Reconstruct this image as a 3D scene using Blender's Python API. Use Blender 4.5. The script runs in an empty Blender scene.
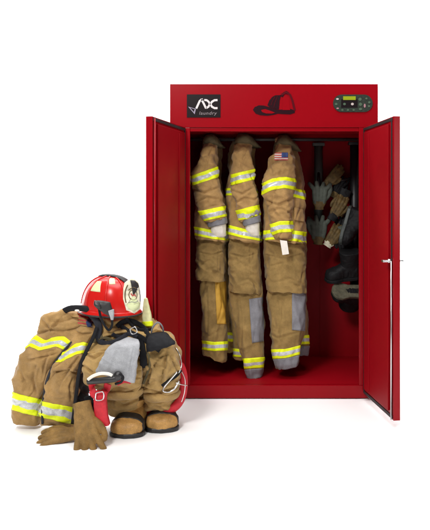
import bpy, bmesh, math, random
import numpy as np
from mathutils import Vector, Matrix
from mathutils.bvhtree import BVHTree
random.seed(4)
SC = bpy.context.scene
COL = SC.collection
# ---------------------------------------------------------------- camera
S = 0.00586            # metres per photo pixel at the cabinet's front plane
DP = 660.0             # camera distance in those units
CX, CY = 274.0, 206.0  # optical axis in the photo
CZ = (399 - CY) * S
cam_d = bpy.data.cameras.new('camera'); cam = bpy.data.objects.new('camera', cam_d); COL.objects.link(cam)
cam.location = (0, -DP * S, CZ); cam.rotation_euler = (math.radians(90), 0, 0)
cam_d.sensor_fit = 'VERTICAL'; cam_d.sensor_height = 36; cam_d.lens = DP / 530 * 36
cam_d.shift_x = -(CX - 215) / 530; cam_d.shift_y = -(265 - CY) / 530
cam_d.clip_end = 100
SC.camera = cam
# ---------------------------------------------------------------- light: a studio in front of white paper
w = bpy.data.worlds.new("World"); SC.world = w; w.use_nodes = True
w.node_tree.nodes['Background'].inputs[0].default_value = (1, 1, 1, 1)
w.node_tree.nodes['Background'].inputs[1].default_value = 0.10
def area(name, loc, target, sx, sy, power, col=(1, 1, 1)):
    l = bpy.data.lights.new(name, 'AREA'); l.shape = 'RECTANGLE'; l.size = sx; l.size_y = sy; l.energy = power; l.color = col
    o = bpy.data.objects.new(name, l); COL.objects.link(o); o.location = loc
    o.rotation_euler = (Vector(target) - Vector(loc)).to_track_quat('-Z', 'Y').to_euler()
    return o
area('key_softbox', (-1.55, -3.9, 3.6), (-0.1, 0, 0.8), .9, .9, 142, (1, .985, .96))
area('fill_softbox', (2.7, -4.0, 1.5), (0, 0, 0.9), 1.2, 1.2, 22, (1, .99, .98))
area('floor_light', (-0.4, -1.2, 4.6), (-0.4, -0.9, 0), 3.4, 2.2, 165)
area('backdrop_light', (0, 1.0, 4.4), (0, 3.0, 1.4), 7, .8, 330)
area('backdrop_light', (-3.6, 1.3, 1.6), (-1.0, 3.1, 1.3), .8, 2.4, 120)
area('backdrop_light', (3.6, 1.3, 1.6), (1.0, 3.1, 1.3), .8, 2.4, 120)
SC.view_settings.view_transform = 'Standard'; SC.view_settings.look = 'None'
SC.view_settings.exposure = 0.0; SC.view_settings.gamma = 1
# ---------------------------------------------------------------- helpers
def P(px, py, d=0.0):
    k = (DP - d) / DP * S
    return Vector(((px - CX) * k, -d * S, CZ - (py - CY) * k))
def tag(o, label=None, cat=None, group=None, kind=None):
    if label: o['label'] = label
    if cat: o['category'] = cat
    if group: o['group'] = group
    if kind: o['kind'] = kind
    return o
WLOC = {}
def thing(name, label, cat, loc, group=None):
    o = bpy.data.objects.new(name, None); COL.objects.link(o); o.location = loc; o.empty_display_size = .05
    WLOC[o.name] = Vector(loc)
    return tag(o, label, cat, group)
def link(name, me, mats, parent=None, smooth=True):
    """one mesh object from world-space vertices"""
    o = bpy.data.objects.new(name, me); COL.objects.link(o)
    if not isinstance(mats, (list, tuple)): mats = [mats]
    for m in mats: me.materials.append(m)
    if smooth:
        me.polygons.foreach_set('use_smooth', [True] * len(me.polygons))
    WLOC[o.name] = Vector((0, 0, 0))
    if parent is not None:
        o.parent = parent
        o.location = -WLOC[parent.name]
    me.update()
    return o
def mesh(verts, faces, midx=None):
    me = bpy.data.meshes.new('m'); me.from_pydata([tuple(v) for v in verts], [], [tuple(f) for f in faces])
    if midx is not None: me.polygons.foreach_set('material_index', midx)
    me.validate(); me.update()
    return me
class MB:
    def __init__(s): s.v = []; s.f = []; s.m = []
    def add(s, vs, fs, mi=0):
        n = len(s.v); s.v += [Vector(a) for a in vs]; s.f += [[i + n for i in f] for f in fs]; s.m += [mi] * len(fs)
        return s
    def box(s, a, b, mi=0, M=None, bev=0.0):
        a = Vector(a); b = Vector(b)
        bm = bmesh.new(); bmesh.ops.create_cube(bm, size=1)
        for v in bm.verts:
            v.co = Vector((a[i] + (b[i] - a[i]) * (v.co[i] + .5) for i in range(3)))
        if bev > 0: bmesh.ops.bevel(bm, geom=bm.edges[:], offset=bev, segments=2, affect='EDGES', profile=.7)
        bm.verts.ensure_lookup_table()
        vs = [v.co.copy() for v in bm.verts]; fs = [[v.index for v in f.verts] for f in bm.faces]; bm.free()
        if M is not None: vs = [M @ v for v in vs]
        return s.add(vs, fs, mi)
    def tube(s, pts, r, n=10, mi=0, flat=None, side=None):
        """round (or flattened) tube along points; r number or list; flat = thickness ratio"""
        pts = [Vector(p) for p in pts]; N = len(pts); vs = []; fs = []
        rr = r if isinstance(r, (list, tuple)) else [r] * N
        prev = None
        for i, p in enumerate(pts):
            t = (pts[min(i + 1, N - 1)] - pts[max(i - 1, 0)]).normalized()
            ref = side if side is not None else (prev if prev is not None else (Vector((0, 1, 0)) if abs(t.y) < .9 else Vector((1, 0, 0))))
            b = (ref - t * ref.dot(t)).normalized(); a = t.cross(b); prev = b
            for k in range(n):
                q = 2 * math.pi * k / n
                vs.append(p + a * math.cos(q) * rr[i] + b * math.sin(q) * rr[i] * (flat or 1))
        for i in range(N - 1):
            for k in range(n):
                fs.append([i * n + k, i * n + (k + 1) % n, (i + 1) * n + (k + 1) % n, (i + 1) * n + k])
        fs.append(list(range(n))[::-1]); fs.append([(N - 1) * n + k for k in range(n)])
        return s.add(vs, fs, mi)
    def prism(s, poly, d0, d1, mi=0, f=None):
        """polygon of (a,b) extruded between d0 and d1; f maps (a,b,d) to a point"""
        n = len(poly)
        vs = [f(a, b, d0) for a, b in poly] + [f(a, b, d1) for a, b in poly]
        fs = [list(range(n)), list(range(2 * n - 1, n - 1, -1))] + [[i, (i + 1) % n, (i + 1) % n + n, i + n][::-1] for i in range(n)]
        return s.add(vs, fs, mi)
    def build(s, name, mats, parent=None, smooth=False):
        me = mesh(s.v, s.f, s.m)
        bm = bmesh.new(); bm.from_mesh(me); bmesh.ops.recalc_face_normals(bm, faces=bm.faces[:]); bm.to_mesh(me); bm.free()
        return link(name, me, mats, parent, smooth)
def cr(pts, n):
    """Catmull-Rom through rows of numbers"""
    A = np.array(pts, float); m = len(A); t = np.linspace(0, m - 1, n); i = np.minimum(t.astype(int), m - 2); f = (t - i)[:, None]
    p0 = A[np.maximum(i - 1, 0)]; p1 = A[i]; p2 = A[i + 1]; p3 = A[np.minimum(i + 2, m - 1)]
    return .5 * (2 * p1 + (p2 - p0) * f + (2 * p0 - 5 * p1 + 4 * p2 - p3) * f ** 2 + (-p0 + 3 * p1 - 3 * p2 + p3) * f ** 3)
_rng = np.random.RandomState(7); _perm = np.concatenate([_rng.permutation(256)] * 3)
_g = _rng.normal(size=(256, 3)); _g /= np.linalg.norm(_g, axis=1)[:, None]
def noise3(p):
    i = np.floor(p).astype(int); f = p - i; u = f * f * f * (f * (f * 6 - 15) + 10); i = i & 255
    out = 0
    for dx in (0, 1):
        for dy in (0, 1):
            for dz in (0, 1):
                h = _perm[_perm[_perm[i[..., 0] + dx] + i[..., 1] + dy] + i[..., 2] + dz]
                g = _g[h]; d = f - np.array([dx, dy, dz])
                w_ = (u[..., 0] if dx else 1 - u[..., 0]) * (u[..., 1] if dy else 1 - u[..., 1]) * (u[..., 2] if dz else 1 - u[..., 2])
                out = out + w_ * (g * d).sum(-1)
    return out
def folds(Pw, spec, seed):
    """creases: spec = (amp, fx, fy, fz, kind, tilt degrees)"""
    out = np.zeros(Pw.shape[:-1])
    warp = np.stack([noise3(Pw * 6 + seed + 11), noise3(Pw * 6 + seed + 37), noise3(Pw * 6 + seed + 71)], -1) * .035
    Q = Pw + warp
    for k, (amp, fx, fy, fz, kind, tilt) in enumerate(spec):
        a = math.radians(tilt); c, s_ = math.cos(a), math.sin(a)
        x = Q[..., 0] * c + Q[..., 2] * s_; z = -Q[..., 0] * s_ + Q[..., 2] * c
        n = noise3(np.stack([x * fx, Q[..., 1] * fy, z * fz], -1) + seed * 1.37 + k * 19.1)
        if kind == 'n': out += amp * n
        elif kind == 'c': out -= amp * np.exp(-(n / .075) ** 2) * np.clip(.5 + 2.5 * noise3(Q * 9 + seed * 3.1 + k), 0, 1)
        else: out += amp * (.28 - np.sqrt(n * n + .0003)) * 2.2
    return out - out.mean() - .5 * out.std()
VERT = [(.020, 12, 8, 2.4, 'r', 7), (.011, 19, 14, 6, 'r', -16), (.007, 7, 8, 13, 'r', 24), (.009, 11, 9, 3.5, 'c', -10), (.0015, 60, 50, 34, 'n', 0)]
DIAG = [(.019, 5, 7, 10, 'r', 28), (.014, 11, 9, 5, 'r', 24), (.010, 12, 12, 20, 'r', -28), (.009, 5, 8, 15, 'c', 28), (.0015, 60, 50, 45, 'n', 0)]
BUNCH = [(.028, 4.5, 6, 12, 'r', 16), (.016, 12, 9, 5, 'r', -22), (.009, 9, 10, 22, 'r', -30), (.009, 5, 8, 17, 'c', 10), (.0015, 60, 50, 50, 'n', 0)]
SMALL = [(.003, 30, 30, 18, 'r', 20), (.0015, 70, 60, 60, 'n', 0)]
class Loft:
    """closed tube of rounded sections. pixel stations (lx,ly,rx,ry,d,t) or, with world=True, rows of C(3)+A(3)+B(3)"""
    def __init__(s, st, nu=112, nv=130, spec=VERT, seed=1, ex=2.3, world=False, round0=.05, round1=.05, lines=None):
        rows = []
        for q in st:
            if world: rows.append(q); continue
            lx, ly, rx, ry, d, t = q
            L = P(lx, ly, d); R = P(rx, ry, d); C = (L + R) / 2; A = (R - L) / 2
            rows.append([*C, *A, 0, -t * S * (DP - d) / DP, 0])
        R_ = cr(rows, nv)
        C = R_[:, 0:3]; A = R_[:, 3:6]; B = R_[:, 6:9]
        v = np.linspace(0, 1, nv)
        sh = np.ones(nv)
        if round0: e = np.clip(v / round0, 0, 1); sh *= np.sqrt(np.clip(1 - (1 - e) ** 2, 0, 1)) * .97 + .03
        if round1: e = np.clip((1 - v) / round1, 0, 1); sh *= np.sqrt(np.clip(1 - (1 - e) ** 2, 0, 1)) * .97 + .03
        u = np.linspace(0, 2 * np.pi, nu, endpoint=False)
        cu = np.cos(u); su = np.sin(u)
        cu2 = np.sign(cu) * np.abs(cu) ** (2 / ex); su2 = np.sign(su) * np.abs(su) ** (2 / ex)
        G = C[:, None] - A[:, None] * cu2[None, :, None] * sh[:, None, None] + B[:, None] * su2[None, :, None] * sh[:, None, None]
        s.u = u; s.nu = nu; s.nv = nv
        if spec:
            N = s.normals(G); G = G + N * (folds(G, spec, seed) * np.clip(sh, .15, 1)[:, None])[..., None]
        if lines:                                       # pressed-in creases with a raised lip beside them
            s.G = G; X, Y = s.px(); N = s.normals(G); D = np.zeros(X.shape); q = np.stack([X, Y], -1)
            for ln, wd, dp in lines:
                best = np.full(X.shape, 1e9); sgn = np.zeros(X.shape); L_ = len(ln) - 1; tt = np.zeros(X.shape)
                for i, (p0, p1) in enumerate(zip(ln, ln[1:])):
                    p0 = np.array(p0, float); p1 = np.array(p1, float); e = p1 - p0; l2 = (e * e).sum()
                    t = np.clip(((q - p0) * e).sum(-1) / l2, 0, 1); r_ = q - p0 - t[..., None] * e; dd = np.sqrt((r_ ** 2).sum(-1))
                    m_ = dd < best; best = np.where(m_, dd, best); sgn = np.where(m_, np.sign(e[0] * r_[..., 1] - e[1] * r_[..., 0]), sgn); tt = np.where(m_, (i + t) / L_, tt)
                x_ = best / wd * sgn
                prof = -np.exp(-(x_ / .8) ** 2) + .55 * np.exp(-((x_ + 1.7) / 1.2) ** 2) + .2 * np.exp(-((x_ - 2) / 1.4) ** 2)
                D += dp * prof * np.clip(np.sin(np.pi * (.06 + .88 * tt)) * 1.8, 0, 1)
            front = np.clip(-N[..., 1] * 3, 0, 1)
            G = G + N * (D * front)[..., None]
        s.G = G; s.N = s.normals(G)
        s._bvh = None
    def normals(s, G):
        du = np.roll(G, -1, 1) - np.roll(G, 1, 1); dv = np.gradient(G, axis=0)
        N = np.cross(du, dv); c = G.mean(1)[:, None]
        N /= (np.linalg.norm(N, axis=-1)[..., None] + 1e-12)
        if ((G - c) * N).sum() < 0: N = -N
        return N
    def faces(s):
        a = np.arange(s.nv - 1)[:, None] * s.nu; k = np.arange(s.nu)[None]; k2 = (k + 1) % s.nu
        F = np.stack([a + k, a + k2, a + s.nu + k2, a + s.nu + k], -1).reshape(-1, 4).tolist()
        F.append(list(range(s.nu))[::-1]); F.append([(s.nv - 1) * s.nu + i for i in range(s.nu)])
        return F
    def build(s, name, mat, parent):
        me = mesh(s.G.reshape(-1, 3).tolist(), s.faces())
        bm = bmesh.new(); bm.from_mesh(me); bmesh.ops.recalc_face_normals(bm, faces=bm.faces[:]); bm.to_mesh(me); bm.free()
        return link(name, me, mat, parent)
    def bvh(s):
        if s._bvh is None:
            s._bvh = BVHTree.FromPolygons([Vector(p) for p in s.G.reshape(-1, 3).tolist()], s.faces())
        return s._bvh
    def samp(s, u, v, arr):
        """u index float (wraps), v 0..1"""
        fu = np.asarray(u) % s.nu; i = np.floor(fu).astype(int) % s.nu; a = fu - np.floor(fu); j = (i + 1) % s.nu
        fv = np.clip(np.asarray(v) * (s.nv - 1), 0, s.nv - 1.001); k = fv.astype(int); b = fv - k
        a = a[..., None]; b = b[..., None]
        return (arr[k, i] * (1 - a) + arr[k, j] * a) * (1 - b) + (arr[k + 1, i] * (1 - a) + arr[k + 1, j] * a) * b
    def px(s):
        G = s.G; d = -G[..., 1] / S; k = (DP - d) / DP * S
        return CX + G[..., 0] / k, CY - (G[..., 2] - CZ) / k
    def vcross(s, ui, line):
        X, Y = s.px(); x = X[:, ui]; y = Y[:, ui]
        ty = np.interp(x, [p[0] for p in line], [p[1] for p in line])
        g = y - ty; c = np.where((g[:-1] < 0) & (g[1:] >= 0))[0]
        if len(c) == 0: return 1.0 if g[-1] < 0 else 0.0
        m = c[len(c) // 2]; return (m + g[m] / (g[m] - g[m + 1] + 1e-12) * 1.0 * 1) / (s.nv - 1) if g[m] - g[m + 1] == 0 else (m + (-g[m]) / (g[m + 1] - g[m])) / (s.nv - 1)
    def band(s, name, top, bot, mats, parent, off=.0025, full=True, split=(.3, .7), nv=14):
        """a strip sewn round the tube between two photo lines; outer edges material 0, middle material 1"""
        nu = s.nu; V0 = np.array([s.vcross(i, top) for i in range(nu)]); V1 = np.array([s.vcross(i, bot) for i in range(nu)])
        ker = np.array([1, 2, 3, 2, 1]) / 9
        V0 = sum(np.roll(V0, k - 2) * ker[k] for k in range(5)); V1 = sum(np.roll(V1, k - 2) * ker[k] for k in range(5))
        V1 = np.maximum(V1, V0 + .005)
        t = np.array([0, 0] + list(np.linspace(0, 1, nv)) + [1, 1]); offs = np.array([-.003, off * .4] + [off] * nv + [off * .4, -.003])
        t[1] = .0; U = np.tile(np.arange(nu), (len(t), 1)); V = V0[None] + (V1 - V0)[None] * t[:, None]
        Q = s.samp(U, V, s.G) + s.samp(U, V, s.N) * offs[:, None, None]
        F = []; M = []
        for r in range(len(t) - 1):
            tm = (t[r] + t[r + 1]) / 2; mi = 1 if split and split[0] < tm < split[1] else 0
            for k in range(nu):
                F.append([r * nu + k, r * nu + (k + 1) % nu, (r + 1) * nu + (k + 1) % nu, (r + 1) * nu + k]); M.append(mi)
        me = mesh(Q.reshape(-1, 3).tolist(), F, M)
        bm = bmesh.new(); bm.from_mesh(me); bmesh.ops.recalc_face_normals(bm, faces=bm.faces[:]); bm.to_mesh(me); bm.free()
        return link(name, me, mats, parent)
CAM = Vector((0, -DP * S, CZ))
def ray(surfs, px, py, dflt=None, nrm=False):
    t = P(px, py, 0) - CAM; t.normalize(); best = None
    for s_ in surfs:
        h = s_.bvh().ray_cast(CAM, t)
        if h[0] is not None and (best is None or h[3] < best[1]): best = (h[0], h[3], h[1])
    if best is None: return None
    n = best[2]
    if n.dot(t) > 0: n = -n
    return best[0], n
def patch(surfs, name, quad, mats, parent, off=.003, n=26, m=26, midx=None, thick=.004):
    """sewn-on panel: bilinear photo quad TL,TR,BR,BL laid over cloth"""
    vs = []; ok = []
    TL, TR, BR, BL = [np.array(q, float) for q in quad]
    for j in range(m + 1):
        for i in range(n + 1):
            a, b = i / n, j / m
            q = (TL * (1 - a) + TR * a) * (1 - b) + (BL * (1 - a) + BR * a) * b
            h = ray(surfs, q[0], q[1])
            if h is None: vs.append(None)
            else: vs.append(h[0] + h[1] * off * .5 + Vector((0, -off, 0)))
    for k in range(len(vs)):                           # fill gaps beyond the cloth edge from the nearest neighbour
        if vs[k] is None:
            c = [(abs(k % (n + 1) - q % (n + 1)) + abs(k // (n + 1) - q // (n + 1)), q) for q in range(len(vs)) if vs[q] is not None]
            vs_k = vs[min(c)[1]] if c else Vector((0, 0, 0)); ok.append((k, vs_k.copy()))
    for k, v_ in ok: vs[k] = v_
    W = n + 1; F = []; M = []
    for j in range(m):
        for i in range(n):
            F.append([j * W + i, j * W + i + 1, (j + 1) * W + i + 1, (j + 1) * W + i]); M.append(midx(i / n, j / m) if midx else 0)
    nb = len(vs); vs = vs + [v_ + Vector((0, thick + off * .8, 0)) for v_ in vs]
    ring = [i for i in range(W)] + [j * W + n for j in range(1, m + 1)] + [m * W + i for i in range(n - 1, -1, -1)] + [j * W for j in range(m - 1, 0, -1)]
    for a, b in zip(ring, ring[1:] + ring[:1]): F.append([a, b, b + nb, a + nb]); M.append(M[0] if not midx else 0)
    me = mesh(vs, F, M)
    bm = bmesh.new(); bm.from_mesh(me); bmesh.ops.recalc_face_normals(bm, faces=bm.faces[:]); bm.to_mesh(me); bm.free()
    return link(name, me, mats, parent)
def strap(name, surfs, pts, wpx, mat, parent, lift=.004, dflt=100, flat=.16, n=40, follow=True):
    """belt or cord along a photo line, resting on the surfaces"""
    if any(len(p) > 2 for p in pts): pts = [tuple(p) if len(p) > 2 else (p[0], p[1], dflt) for p in pts]
    A = cr(pts, n); out = []; last = None
    for q in A:
        h = ray(surfs, q[0], q[1]) if (surfs and follow) else None
        d = None
        if h is not None: d = -h[0].y / S + lift / S
        elif len(q) > 2: d = q[2]
        elif last is not None: d = last
        else: d = dflt
        if last is not None: d = last * .6 + d * .4 if d < last else last * .25 + d * .75
        last = d; out.append([q[0], q[1], d])
    ds = np.array([o_[2] for o_ in out]); ds = np.convolve(np.pad(ds, 4, 'edge'), np.ones(9) / 9, 'valid'); out = [P(o_[0], o_[1], float(e_)) for o_, e_ in zip(out, ds)]
    r = wpx / 2 * S * .86
    return MB().tube(out, r, 10, 0, flat=flat, side=Vector((0, -1, 0))).build(name, mat, parent, True)
# ---------------------------------------------------------------- materials
def mat(name, col, rough=.6, metal=0, spec=.5, var=0, vscale=8, bump=0, bscale=300, bump2=0, b2scale=25, coat=0, col2=None, sheen=0, emit=0, weave=False, grain=0):
    m = bpy.data.materials.new(name); m.use_nodes = True; nt = m.node_tree; b = nt.nodes['Principled BSDF']
    b.inputs['Base Color'].default_value = (*col, 1); b.inputs['Roughness'].default_value = rough; b.inputs['Metallic'].default_value = metal
    b.inputs['Specular IOR Level'].default_value = spec; b.inputs['Coat Weight'].default_value = coat; b.inputs['Coat Roughness'].default_value = .12
    b.inputs['Sheen Weight'].default_value = sheen
    if emit: b.inputs['Emission Color'].default_value = (*col, 1); b.inputs['Emission Strength'].default_value = emit
    tc = nt.nodes.new('ShaderNodeTexCoord')
    def nz(sc, det=4, rg=.55, typ='FBM'):
        n = nt.nodes.new('ShaderNodeTexNoise'); n.noise_type = typ; n.inputs['Scale'].default_value = sc; n.inputs['Detail'].default_value = det; n.inputs['Roughness'].default_value = rg
        nt.links.new(tc.outputs['Object'], n.inputs['Vector']); return n
    if var or col2:
        n = nz(vscale, 5, .6); r = nt.nodes.new('ShaderNodeValToRGB'); r.color_ramp.elements[0].position = .32; r.color_ramp.elements[1].position = .68
        c2 = col2 or tuple(c * (1 - var) for c in col)
        c1 = col if col2 else tuple(min(1, c * (1 + var)) for c in col)
        r.color_ramp.elements[0].color = (*c2, 1); r.color_ramp.elements[1].color = (*c1, 1)
        nt.links.new(n.outputs['Fac'], r.inputs['Fac']); src = r.outputs['Color']
        if grain:
            for gs, gw in ((grain, .22), (grain * .06, .13)):
                g_ = nz(gs, 3, .7); mr = nt.nodes.new('ShaderNodeMapRange'); mr.inputs[1].default_value = .3; mr.inputs[2].default_value = .7; mr.inputs[3].default_value = 1 - gw; mr.inputs[4].default_value = 1 + gw * .75
                nt.links.new(g_.outputs['Fac'], mr.inputs[0]); mx = nt.nodes.new('ShaderNodeMix'); mx.data_type = 'RGBA'; mx.blend_type = 'MULTIPLY'; mx.inputs[0].default_value = 1
                nt.links.new(src, mx.inputs[6]); nt.links.new(mr.outputs[0], mx.inputs[7]); src = mx.outputs[2]
        nt.links.new(src, b.inputs['Base Color'])
    last = None
    def addb(hout, strength, dist):
        nonlocal last
        bp = nt.nodes.new('ShaderNodeBump'); bp.inputs['Strength'].default_value = strength; bp.inputs['Distance'].default_value = dist
        nt.links.new(hout, bp.inputs['Height'])
        if last is not None: nt.links.new(last.outputs['Normal'], bp.inputs['Normal'])
        last = bp
    if bump2: addb(nz(b2scale * .55, 4, .5, 'RIDGED_MULTIFRACTAL').outputs['Fac'], bump2 * .55, .010); addb(nz(b2scale, 6, .6).outputs['Fac'], bump2 * .7, .01)
    if bump: addb(nz(bscale, 2, .5).outputs['Fac'], bump, .001)
    if weave:
        for dirn in ('X', 'Z'):
            wv = nt.nodes.new('ShaderNodeTexWave'); wv.bands_direction = dirn; wv.inputs['Scale'].default_value = 90; wv.inputs['Distortion'].default_value = 1.2
            nt.links.new(tc.outputs['Object'], wv.inputs['Vector']); addb(wv.outputs['Fac'], .12, .001)
    if last is not None: nt.links.new(last.outputs['Normal'], b.inputs['Normal'])
    return m
M = {}
M['paper'] = mat('white_paper', (.96, .96, .96), .9, spec=.05)
M['red'] = mat('red_enamel', (.25, .0013, .0055), .24, spec=.16, var=.04, vscale=3, bump=.05, bscale=700, bump2=.03, b2scale=4)
M['red_in'] = mat('red_enamel_inside', (.255, .0013, .0058), .5, spec=.12, var=.06, vscale=3, bump=.05, bscale=700)
M['gasket'] = mat('black_rubber_seal', (.012, .008, .009), .6)
M['darkmetal'] = mat('dark_metal', (.03, .028, .028), .5, metal=.4)  # plain dark grey for rail, base, crest and ear flap
M['steel'] = mat('brushed_steel', (.62, .62, .62), .28, metal=1, bump=.1)
M['tan'] = mat('tan_aramid_cloth', (.34, .205, .078), .88, grain=420, spec=.12, var=.16, vscale=14, bump=.35, bscale=420, bump2=.35, b2scale=26, sheen=.15, weave=True)
M['tan2'] = mat('worn_tan_cloth', (.375, .238, .088), .88, grain=420, spec=.12, var=.2, vscale=10, bump=.35, bscale=420, bump2=.45, b2scale=22, sheen=.15, weave=True)
M['tan3'] = mat('olive_tan_trouser_cloth', (.255, .165, .058), .88, grain=420, spec=.12, var=.18, vscale=12, bump=.35, bscale=420, bump2=.4, b2scale=24, sheen=.1, weave=True)
M['olive'] = mat('dark_olive_collar', (.09, .07, .03), .85, var=.3, vscale=20, bump=.4)
M['yellow'] = mat('fluorescent_yellow_tape', (.74, .84, .01), .5, spec=.3, var=.10, vscale=40, bump=.2, emit=0)
M['silver'] = mat('silver_reflective_tape', (.52, .53, .55), .4, grain=260, metal=.2, spec=.5, var=.2, vscale=50, bump=.3, bscale=500)
M['orange'] = mat('gold_leather_patch', (.47, .26, .025), .7, var=.1, vscale=30, bump=.4)
M['grey'] = mat('grey_leather_patch', (.18, .18, .195), .75, grain=420, var=.08, vscale=30, bump=.4)
M['lgrey'] = mat('pale_grey_cloth', (.34, .345, .36), .8, grain=420, var=.07, vscale=25, bump=.5, bump2=.5, b2scale=40, weave=True)
M['white'] = mat('white_knit', (.74, .70, .62), .85, var=.06, vscale=40, bump=.5)
M['black'] = mat('black_webbing', (.010, .010, .012), .75, spec=.2, var=.2, vscale=60, bump=.4)
M['navy'] = mat('dark_navy_lining', (.012, .013, .02), .8, bump=.4, bump2=.5)
M['glove'] = mat('brown_leather', (.23, .13, .038), .65, grain=300, spec=.3, var=.28, vscale=22, bump=.5, bscale=260, bump2=.55, b2scale=45)
M['boot'] = mat('tan_boot_leather', (.43, .235, .07), .5, grain=200, spec=.35, var=.25, vscale=18, bump=.4, bump2=.3, b2scale=40)
M['rubber'] = mat('black_rubber', (.014, .013, .013), .42, spec=.5, bump=.3)
M['rubber2'] = mat('dull_black_rubber', (.010, .010, .011), .6, spec=.2, var=.2, bump=.3, bump2=.3)
M['helmet'] = mat('red_helmet_shell', (.50, .010, .007), .26, spec=.4, coat=.0, var=.05, vscale=10, bump=.02)
M['cream'] = mat('cream_leather', (.66, .62, .46), .6, var=.25, vscale=45, bump=.5)
M['lime'] = mat('pale_lime_reflective', (.60, .64, .36), .4, var=.06, vscale=40)
M['cloth_red'] = mat('red_webbing', (.50, .008, .02), .6, var=.15, vscale=50, bump=.5)
M['flagblue'] = mat('flag_blue', (.04, .07, .2), .8, bump=.3)
M['flagred'] = mat('flag_red', (.45, .06, .05), .8, bump=.3)
M['flagwhite'] = mat('flag_white', (.62, .55, .5), .8, bump=.3)
M['glovegrey'] = mat('shaded_grey_glove_leather', (.085, .10, .08), .75, var=.2, vscale=40, bump=.5, bump2=.4, b2scale=60)  # base colour lowered to carry the shade inside the cabinet
M['glovetan'] = mat('shaded_tan_glove_leather', (.115, .072, .02), .7, var=.45, vscale=40, bump=.5, bump2=.4, b2scale=60)  # tan darkened in the colour itself, for the cabinet's inner shade
M['tubegrey'] = mat('dark_green_grey_tube', (.055, .065, .06), .5, spec=.4)
M['tubeblack'] = mat('black_tube', (.010, .010, .012), .45)
M['panel'] = mat('control_panel_face', (.028, .036, .028), .35, spec=.12, var=.2, vscale=90)
M['lcd'] = mat('green_lcd', (.22, .27, .010), .35, spec=.12, emit=.15)
M['btn'] = mat('grey_green_button', (.07, .11, .07), .35, spec=.12)
M['btnw'] = mat('pale_button', (.45, .38, .36), .5)
M['btnr'] = mat('pink_button', (.32, .15, .17), .5)
M['plate'] = mat('black_plate', (.010, .006, .007), .35, spec=.12)
M['ink'] = mat('silver_ink', (.60, .55, .55), .5)
M['ink2'] = mat('dull_silver_ink', (.22, .18, .19), .5)
M['inkl'] = mat('lilac_ink', (.26, .22, .30), .5)
M['decal'] = mat('black_decal', (.018, .003, .006), .35, spec=.12)
M['decalr'] = mat('dark_red_decal', (.075, .002, .006), .35, spec=.12)
YS = [M['yellow'], M['silver']]
# ---------------------------------------------------------------- setting: white seamless paper
def backdrop():
    prof = [(-9, 0)] + [(2.0 + math.sin(a) * 1.0, 1.0 - math.cos(a) * 1.0) for a in np.linspace(0, math.pi / 2, 24)] + [(3.0, 6.5)]
    vs = []; fs = []
    for x in (-8, 8): vs += [(x, y, z) for y, z in prof]
    n = len(prof)
    for i in range(n - 1): fs.append([i, i + 1, n + i + 1, n + i])
    o = link('backdrop', mesh(vs, fs), M['paper']); tag(o, kind='structure')
backdrop()
# ---------------------------------------------------------------- cabinet
XL, XR = (170 - CX) * S, (378 - CX) * S
OL, OR = (190 - CX) * S, (359 - CX) * S
Zt = CZ - (84 - CY) * S; Zh = CZ - (127.5 - CY) * S; Zf = CZ - (385 - CY) * S
DEP = 127 * S; T = .006
cab = thing('gear_drying_cabinet', 'tall glossy red steel cabinet with both doors open and coats hanging inside', 'cabinet', (0, 0, 0))
b = lambda: MB()
b().box((XL, .001, .012), (XL + T, DEP, Zt - .004), bev=.001).build('side_panel', M['red_in'], cab)
b().box((XR - T, .001, .012), (XR, DEP, Zt - .004), bev=.001).build('side_panel', M['red_in'], cab)
b().box((XL + T + .001, DEP - T, .012), (XR - T - .001, DEP, Zt - .004)).build('back_panel', M['red_in'], cab)
sx = (320 - CX) * 1.193 * S
mb = b()
mb.box((sx - .003, DEP - T - .006, Zf + .004), (sx + .003, DEP - T - .0005, Zh - .06), bev=.0015)
mb.box((-sx - .003, DEP - T - .006, Zf + .004), (-sx + .003, DEP - T - .0005, Zh - .06), bev=.0015)
mb.build('seam_strip', M['red_in'], cab)
b().box((XL + T + .001, .022, Zf - .012), (XR - T - .001, DEP - T - .001, Zf)).build('shelf_floor', M['red_in'], cab)
b().box((XL + T + .001, .022, Zh - .006), (XR - T - .001, DEP - T - .001, Zh + .008)).build('ceiling_panel', M['red_in'], cab)
hd = b().box((XL, -.003, Zh), (XR, .02, Zt), bev=.003).build('header_panel', M['red'], cab)
b().box((XL, -.003, .006), (XR, .02, Zf - .001), bev=.003).build('plinth', M['red'], cab)
b().box((XL + .006, .025, 0), (XR - .006, DEP - .02, .011)).build('base', M['darkmetal'], cab)
b().box((XL + .001, .022, Zt - .004), (XR - .001, DEP, Zt), bev=.001).build('top_panel', M['red'], cab)
b().box((OL, .003, Zh - .022), (OR, .018, Zh - .001), bev=.002).build('lintel', M['red'], cab)
for a, c in ((XL, OL), (OR, XR)):
    b().box((a, -.003, Zf), (c, .02, Zh - .001), bev=.002).build('door_post', M['red'], cab)
# hanging rail
MB().tube([(XL + T, .30, Zh - .040), (XR - T, .30, Zh - .040)], .011, 14).build('hanging_rail', M['darkmetal'], cab, True)
def hp(px, py, off):      # point on the header face
    return Vector(((px - CX) * S, -.003 - off, CZ - (py - CY) * S))
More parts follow.
